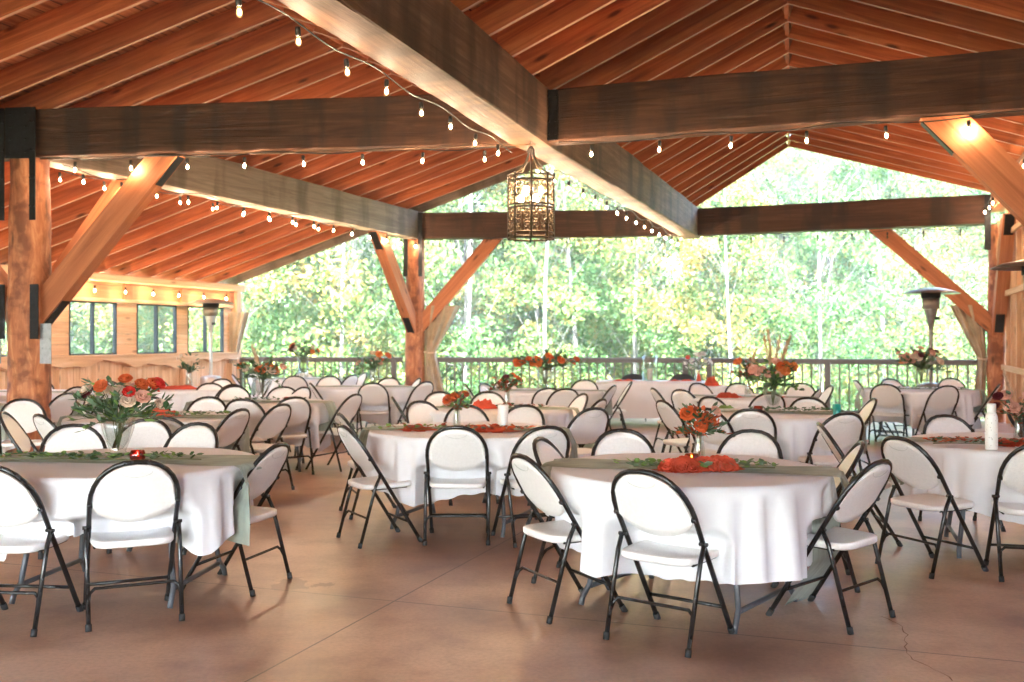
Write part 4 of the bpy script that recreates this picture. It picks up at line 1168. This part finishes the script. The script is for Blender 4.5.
# ------------------------------------------------------------------ patio heaters
def heater(x, y, label, mat, pale=False, top=2.27, dr=.44):
    h = empty('patio_heater', (x, y, 0)); tag(h, label, 'heater')
    k = top/2.27
    MB().lathe([(.001, 0), (.23, 0), (.23, .03), (.21, .05), (.20, .70), (.17, .74), (.03, .76), (.001, .76)], 28).obj('base', M[mat], h)
    MB().lathe([(.03, .75), (.03, 1.62*k)], 14).obj('pole', M[mat], h)
    MB().lathe([(.03, 1.60*k), (.055, 1.72*k), (.10, 1.90*k), (.10, 1.93*k)], 22).obj('neck', M[mat], h)
    MB().lathe([(.001, 1.93*k), (.13, 1.93*k), (.135, 2.10*k), (.001, 2.10*k)], 22).obj('burner', M['mesh_steel'], h)
    MB().lathe([(.15, 2.10*k), (.15, 2.19*k), (.001, 2.19*k)], 22).obj('burner_hood', M['iron'], h)
    MB().lathe([(.001, top), (.12, top-.005), (dr*.75, top-.05), (dr, top-.095), (dr, top-.10), (dr*.75, top-.06), (.12, top-.015), (.001, top-.012)], 40).obj('reflector', M[mat], h)
    kb = MB(); kb.box((.07, -.05, 1.78*k), (.06, .05, .05)); kb.obj('knob', M['iron'], h)
heater(6.68, 16.2, 'dark patio heater with a wide disc hood behind the back right table', 'heater')
heater(-5.75, 19.4, 'pale patio heater in front of the last window of the left wall', 'heater_pale', top=2.22)
heater(5.33, 10.3, 'patio heater cut off by the right edge of the photo', 'heater')

# ------------------------------------------------------------------ string lights
sock = MB(); sock.lathe([(.001, .0), (.016, .0), (.018, -.02), (.017, -.055), (.012, -.06)], 8); sock_me = sock.mesh('socket', M['cable'])
bl = MB(); bl.lathe([(.009, -.055), (.011, -.066), (.018, -.083), (.0195, -.097), (.016, -.112), (.007, -.121), (.001, -.123)], 10); bulb_me = bl.mesh('bulb', M['bulb'])
bl = MB(); bl.lathe([(.009, -.055), (.011, -.066), (.018, -.083), (.0195, -.097), (.016, -.112), (.007, -.121), (.001, -.123)], 10); bulb_off = bl.mesh('bulb', M['bulb_off'])
fl_me = MB().lathe([(.001, -.072), (.0085, -.080), (.0095, -.092), (.0075, -.104), (.001, -.109)], 8).mesh('filament', M['filament'])
def strand(pts, n, label, lit=True, sag=.04, first=.5, drop=.10):
    r = empty('string_lights', pts[0]); tag(r, label, 'string lights', 'strings of bulbs on the beams')
    o0 = Vector(pts[0]); pts = [Vector(p)-o0 for p in pts]
    seg = [(pts[i+1]-pts[i]).length for i in range(len(pts)-1)]; L = sum(seg)
    def at(s):
        s = max(0, min(L, s))
        for i, l in enumerate(seg):
            if s <= l or i == len(seg)-1: return pts[i].lerp(pts[i+1], s/l)
            s -= l
    sp_ = L/n; cp = []
    m = n*6
    for i in range(m+1):
        s = L*i/m; q = at(s); ph = (s/sp_ - first); q = q - Vector((0, 0, sag*abs(math.sin(PI*(ph/1.0))))) if False else q - Vector((0, 0, sag*(.5-.5*math.cos(2*PI*(s/sp_/2)))))
        cp.append(q)
    MB().tube(cp, .006, 5).obj('cable', M['cable'], r)
    for i in range(n):
        s = sp_*(i+first); q = at(s) - Vector((0, 0, sag*(.5-.5*math.cos(2*PI*(s/sp_/2)))))
        b_ = link('bulb', bulb_me if lit else bulb_off, r); b_.location = q - Vector((0, 0, drop*.3)); b_.rotation_euler = (random.uniform(-.1, .1), random.uniform(-.1, .1), 0)
        c = link('socket', sock_me, b_)
        if lit: link('filament', fl_me, b_)
def offp(p, d, k): return p + Vector((-d.y, d.x))*k
zB = ZB - .015
strand([P(A + cl*.3 - Vector((0, .17)), zB), P(N1 - cl*.2 - Vector((0, .17)), zB)], 8, 'string of bulbs under the near cross beam, left span')
strand([P(N1 + cr_*.3 - Vector((.05, .17)), zB), P(PR - cr_*.2 - Vector((.05, .17)), zB)], 7, 'string of bulbs under the near cross beam, right span')
strand([P(offp(N1 - vn*6, vn, .25), zB), P(offp(N1, vn, .25), zB)], 9, 'string of bulbs along the centre long beam, nearest the camera', first=.3)
strand([P(offp(N1 + vd*.3, vd, .18), zB), P(offp(F1, vd, .18), zB)], 15, 'string of bulbs along the centre long beam toward the railing', sag=.06)
strand([P(offp(A + vd*.3, vd, -.17), zB), P(offp(Bp, vd, -.17), zB)], 15, 'string of bulbs along the left long beam toward the middle log post', sag=.06)
strand([P(offp(A + vd*.3, vd, .22), zB+.05), P(offp(Bp - vd*3, vd, .22), zB+.05)], 9, 'string of bulbs on the window side of the left long beam', sag=.06)
o2 = Vector((-math.sin(ang), math.cos(ang)))*side*.24
strand([P(W0 + o2 - vd*.1, 2.40), P(W0 + o2 - vd*11, 2.40)], 15, 'string of bulbs along the top of the windowed wall')
strand([P(Bp + fl_*.2 - Vector((0, .16)), zB), P(F1 - fl_*.2 - Vector((0, .16)), zB)], 8, 'string of unlit bulbs under the far cross beam, left span', False)
strand([P(F1 + fr_*.3 - Vector((.06, .16)), zB), P(Cp - fr_*.3 - Vector((.06, .16)), zB)], 8, 'string of unlit bulbs under the far cross beam, right span', False)
strand([P(Cp - outw*.25 - vd*.3, 3.75), P(PR + vd*2 - outw*.25, 3.75)], 12, 'string of bulbs along the right eave beam', sag=.03)

# ------------------------------------------------------------------ iron lantern
lx, ly = (531-512)/1016*10.2, 10.2
ln = empty('lantern', (lx, ly, 2.46)); tag(ln, 'bronze scrollwork lantern with lit bulbs hanging below the beam joint', 'lantern')
R_, Hh = .225, .62; mb = MB()
def ring(z, r, t=.008): mb.tube([(r*math.cos(2*PI*k/28), r*math.sin(2*PI*k/28), z) for k in range(29)], t, 5, cap=False)
for z in (.0, .05, .30, .33, .57, .62): ring(z, R_, .011)
for k in range(8):
    a = 2*PI*k/8; mb.tube([(R_*math.cos(a), R_*math.sin(a), -.02), (R_*math.cos(a), R_*math.sin(a), Hh+.02)], .013, 5)
mb.obj('cage', M['bronze'], ln)
mb = MB()
def scroll(a0, z0, sgn, up, s=.05):
    pts = []
    for i in range(15):
        t = i/14*2.2*PI; r = s*(1-.36*t/PI); r = max(.006, r)
        da = sgn*(r*math.cos(t))/R_; z = z0 + up*(r*math.sin(t)) 
        pts.append((R_*math.cos(a0+da), R_*math.sin(a0+da), z))
    mb.tube(pts, .0068, 4)
for k in range(8):
    a = 2*PI*(k+.5)/8
    for (z, up) in ((.11, 1), (.20, -1), (.27, 1), (.39, 1), (.45, -1), (.52, 1)):
        for s in (-1, 1): scroll(a + s*.19, z, s, up, .042)
mb.obj('scrollwork', M['bronze'], ln)
mb = MB()
for k in range(8):
    a = 2*PI*k/8
    pts = [(r*math.cos(a), r*math.sin(a), z) for r, z in ((R_, Hh), (.20, Hh+.03), (.12, Hh+.07), (.06, Hh+.14), (.03, Hh+.22), (.03, Hh+.27), (.012, Hh+.30))]
    mb.tube(pts, .007, 5)
mb.tube([(0, 0, Hh+.28), (0, 0, .99)], .006, 5); mb.obj('crown', M['bronze'], ln)
mb = MB(); mb.tube([(0, 0, Hh+.28), (0, 0, .3)], .008, 6)
mb.obj('centre_rod', M['bronze'], ln)
for k in range(6):
    a = 2*PI*k/6; z = .36 if k % 2 else .44
    o = MB().lathe([(.001, 0), (.022, .01), (.030, .035), (.022, .065), (.001, .08)], 10).obj('bulb', M['chand_bulb'], ln); o.location = (.10*math.cos(a), .10*math.sin(a), z)
    MB().tube([(0, 0, 0), (0, 0, -.05), (-.10*math.cos(a), -.10*math.sin(a), -.07)], .008, 5).obj('lamp_arm', M['bronze'], o)

# ------------------------------------------------------------------ wood beyond the railing
def leaf_cloud(name, centers, radii, counts, size, mat, seed, parent=None, keep=None):
    rg = np.random.default_rng(seed); P_ = []
    for c, r, n in zip(centers, radii, counts):
        v = rg.normal(size=(n, 3)); v /= np.linalg.norm(v, axis=1)[:, None]
        v *= (rg.random((n, 1))**.45); P_.append(np.array(c)+v*np.array(r))
    Pn = np.concatenate(P_); n = len(Pn)
    nr = rg.normal(size=(n, 3)); nr[:, 2] += .35; nr[:, 1] -= .3; nr /= np.linalg.norm(nr, axis=1)[:, None]
    t = rg.normal(size=(n, 3)); t -= (t*nr).sum(1)[:, None]*nr; t /= np.linalg.norm(t, axis=1)[:, None]
    b_ = np.cross(nr, t); s = size*rg.uniform(.55, 1.25, (n, 1))
    verts = np.empty((n, 4, 3)); verts[:, 0] = Pn-t*s*.6; verts[:, 1] = Pn+b_*s*.42; verts[:, 2] = Pn+t*s*.6; verts[:, 3] = Pn-b_*s*.42
    me = bpy.data.meshes.new(name)
    me.vertices.add(n*4); me.vertices.foreach_set('co', verts.reshape(-1))
    me.loops.add(n*4); me.loops.foreach_set('vertex_index', np.arange(n*4, dtype=np.int32))
    me.polygons.add(n); me.polygons.foreach_set('loop_start', np.arange(0, n*4, 4, dtype=np.int32)); me.polygons.foreach_set('loop_total', np.full(n, 4, dtype=np.int32))
    me.materials.append(mat); me.update(calc_edges=True); me.validate()
    return me
tree_protos = []
for v in range(4):
    rd = random.Random(100+v); h = rd.uniform(10, 13)
    tr = empty('aspen_tree'); mb = MB()
    pts = [(.25*math.sin(z*.35+v), .2*math.cos(z*.3+v*2)-.2, z) for z in [h*i/9 for i in range(10)]]
    mb.tube(pts, [.062*(1-.085*i) for i in range(10)], 8)
    cen = []; rad = []; cnt = []
    for i in range(36):
        z = h*rd.uniform(.10, 1.0); q = (1-abs(z/h-.5)*1.1)*2.0 + .5; a = rd.uniform(0, 2*PI)
        p = Vector((math.cos(a)*q*rd.uniform(.3, 1), math.sin(a)*q*rd.uniform(.3, 1), z))
        base = Vector(pts[min(9, max(1, int(z/h*9)-1))])
        mb.tube([base, base.lerp(p, .5)+Vector((0, 0, .15)), p], [.008, .006, .003], 4)
        cen.append(p); rr = rd.uniform(.45, .95); rad.append((rr, rr, rr*.7)); cnt.append(int(360*rr))
    mb.obj('trunk', M['bark'], tr)
    link('crown', leaf_cloud('crown', cen, rad, cnt, .115, M['leaf'], 50+v), tr)
    tree_protos.append(proto_tree(tr))
rd = random.Random(77); spots = []
for i in range(900):
    if len(spots) >= 62: break
    y = rd.uniform(26, 42); x = rd.uniform(-.62, .58)*y
    if x < -14 and False: continue
    if all((x-a)**2+(y-b_)**2 > 2.4**2 for a, b_ in spots): spots.append((x, y))
for x, y in [(-16, 14), (-17, 19), (-15, 24), (-19, 11), (-20, 22), (-23, 16), (-14.5, 28), (-13, 8.5), (16, 15), (18, 21), (20, 12), (15.5, 24)]: spots.append((x, y))
used = set()
for i, (x, y) in enumerate(sorted(spots, key=lambda s: s[1])):
    v = i % 4
    if v in used: o = copy_tree(tree_protos[v])
    else: o = tree_protos[v][0]; used.add(v)
    o.location = (x, y, hz(x, y)-.1); o.rotation_euler = (0, 0, rd.uniform(0, 6.28)); k = rd.uniform(.8, 1.15); o.scale = (k, k, k*rd.uniform(.95, 1.2))
    tag(o, 'slender pale-barked aspen with light green and yellow leaves in the wood outside', 'tree', 'aspens outside the pavilion')
# far-off mass of foliage on the slope, and undergrowth
rg = random.Random(9); cen = []; rad = []; cnt = []
for i in range(640):
    y = rg.uniform(40, 62); x = rg.uniform(-.75, .72)*y; z = hz(x, y) + rg.uniform(0, 11)
    r = rg.uniform(.9, 2.0); cen.append((x, y, z)); rad.append((r, r, r*.75)); cnt.append(int(420*r))
me = leaf_cloud('woodland', cen, rad, cnt, .21, M['leaf'], 5); o = link('woodland', me)
tag(o, 'dense mass of green and yellow foliage filling the slope beyond the aspens', 'woodland', kind='stuff')
cen = []; rad = []; cnt = []
for i in range(560):
    if i < 440: y = rg.uniform(23.5, 40); x = rg.uniform(-.65, .62)*y
    else: y = rg.uniform(6, 26); x = -rg.uniform(11.5, 20)
    z = hz(x, y) + rg.uniform(.1, 1.0)**1.0*(3.2 if y > 27 else 1.0); r = rg.uniform(.5, 1.1); cen.append((x, y, z)); rad.append((r, r, r*.7)); cnt.append(int(300*r))
me = leaf_cloud('undergrowth', cen, rad, cnt, .11, M['leaf'], 6); o = link('undergrowth', me)
tag(o, 'low green undergrowth around the pavilion floor', 'undergrowth', kind='stuff')

# ------------------------------------------------------------------ washed-out veil
VEIL = .0017  # thin volume added to imitate overexposed lens glare outdoors
mb = MB(); mb.box((0, 115, 19.5), (300, 310, 49)); o = mb.obj('glare_veil', None)
m, nt, b = mat_base('veil_volume'); nt.nodes.remove(b)
pv = nt.nodes.new('ShaderNodeVolumePrincipled'); pv.inputs['Color'].default_value = (.95, .97, .92, 1); pv.inputs['Density'].default_value = VEIL
nt.links.new(pv.outputs[0], nt.nodes['Material Output'].inputs['Volume'])
o.data.materials.clear(); o.data.materials.append(m); tag(o, kind='stuff')

# ------------------------------------------------------------------ light, sky, camera
SUN_EL, SUN_AZ = 42, 193   # azimuth: 0 = +Y, clockwise ; sun stands behind the camera
w = bpy.data.worlds.new('World'); scn.world = w; w.use_nodes = True
nt = w.node_tree; bg = nt.nodes['Background']; sky = nt.nodes.new('ShaderNodeTexSky'); sky.sky_type = 'NISHITA'; sky.sun_disc = False
sky.sun_elevation = math.radians(SUN_EL); sky.sun_rotation = math.radians(SUN_AZ); sky.air_density = 1.0; sky.dust_density = 3.0; sky.ozone_density = .6
nt.links.new(sky.outputs[0], bg.inputs[0]); bg.inputs[1].default_value = .13
sl = bpy.data.lights.new('sun', 'SUN'); sl.energy = 2.9; sl.angle = math.radians(.6); sl.color = (1, .92, .80)
so = bpy.data.objects.new('sun', sl); COL.objects.link(so)
az = math.radians(SUN_AZ); el = math.radians(SUN_EL)
dirv = Vector((math.sin(az)*math.cos(el), math.cos(az)*math.cos(el), math.sin(el)))
so.rotation_euler = dirv.to_track_quat('Z', 'Y').to_euler()
cam = bpy.data.cameras.new('camera'); co = bpy.data.objects.new('camera', cam); COL.objects.link(co)
co.location = (0, 0, 1.45); co.rotation_euler = (PI/2, 0, 0)
cam.sensor_width = 36; cam.lens = 1016/1024*36; cam.shift_y = -2/1024; cam.clip_end = 2000; cam.clip_start = .05
scn.camera = co
cam.dof.use_dof = True; cam.dof.focus_distance = 5.6; cam.dof.aperture_fstop = 3.2
vs_ = scn.view_settings; vs_.view_transform = 'Standard'; vs_.look = 'None'; vs_.exposure = 5.6
vs_.use_white_balance = True; vs_.white_balance_temperature = 5300; vs_.white_balance_tint = 7; vs_.gamma = 1
scn.cycles.max_bounces = 10; scn.cycles.diffuse_bounces = 5; scn.cycles.transparent_max_bounces = 24
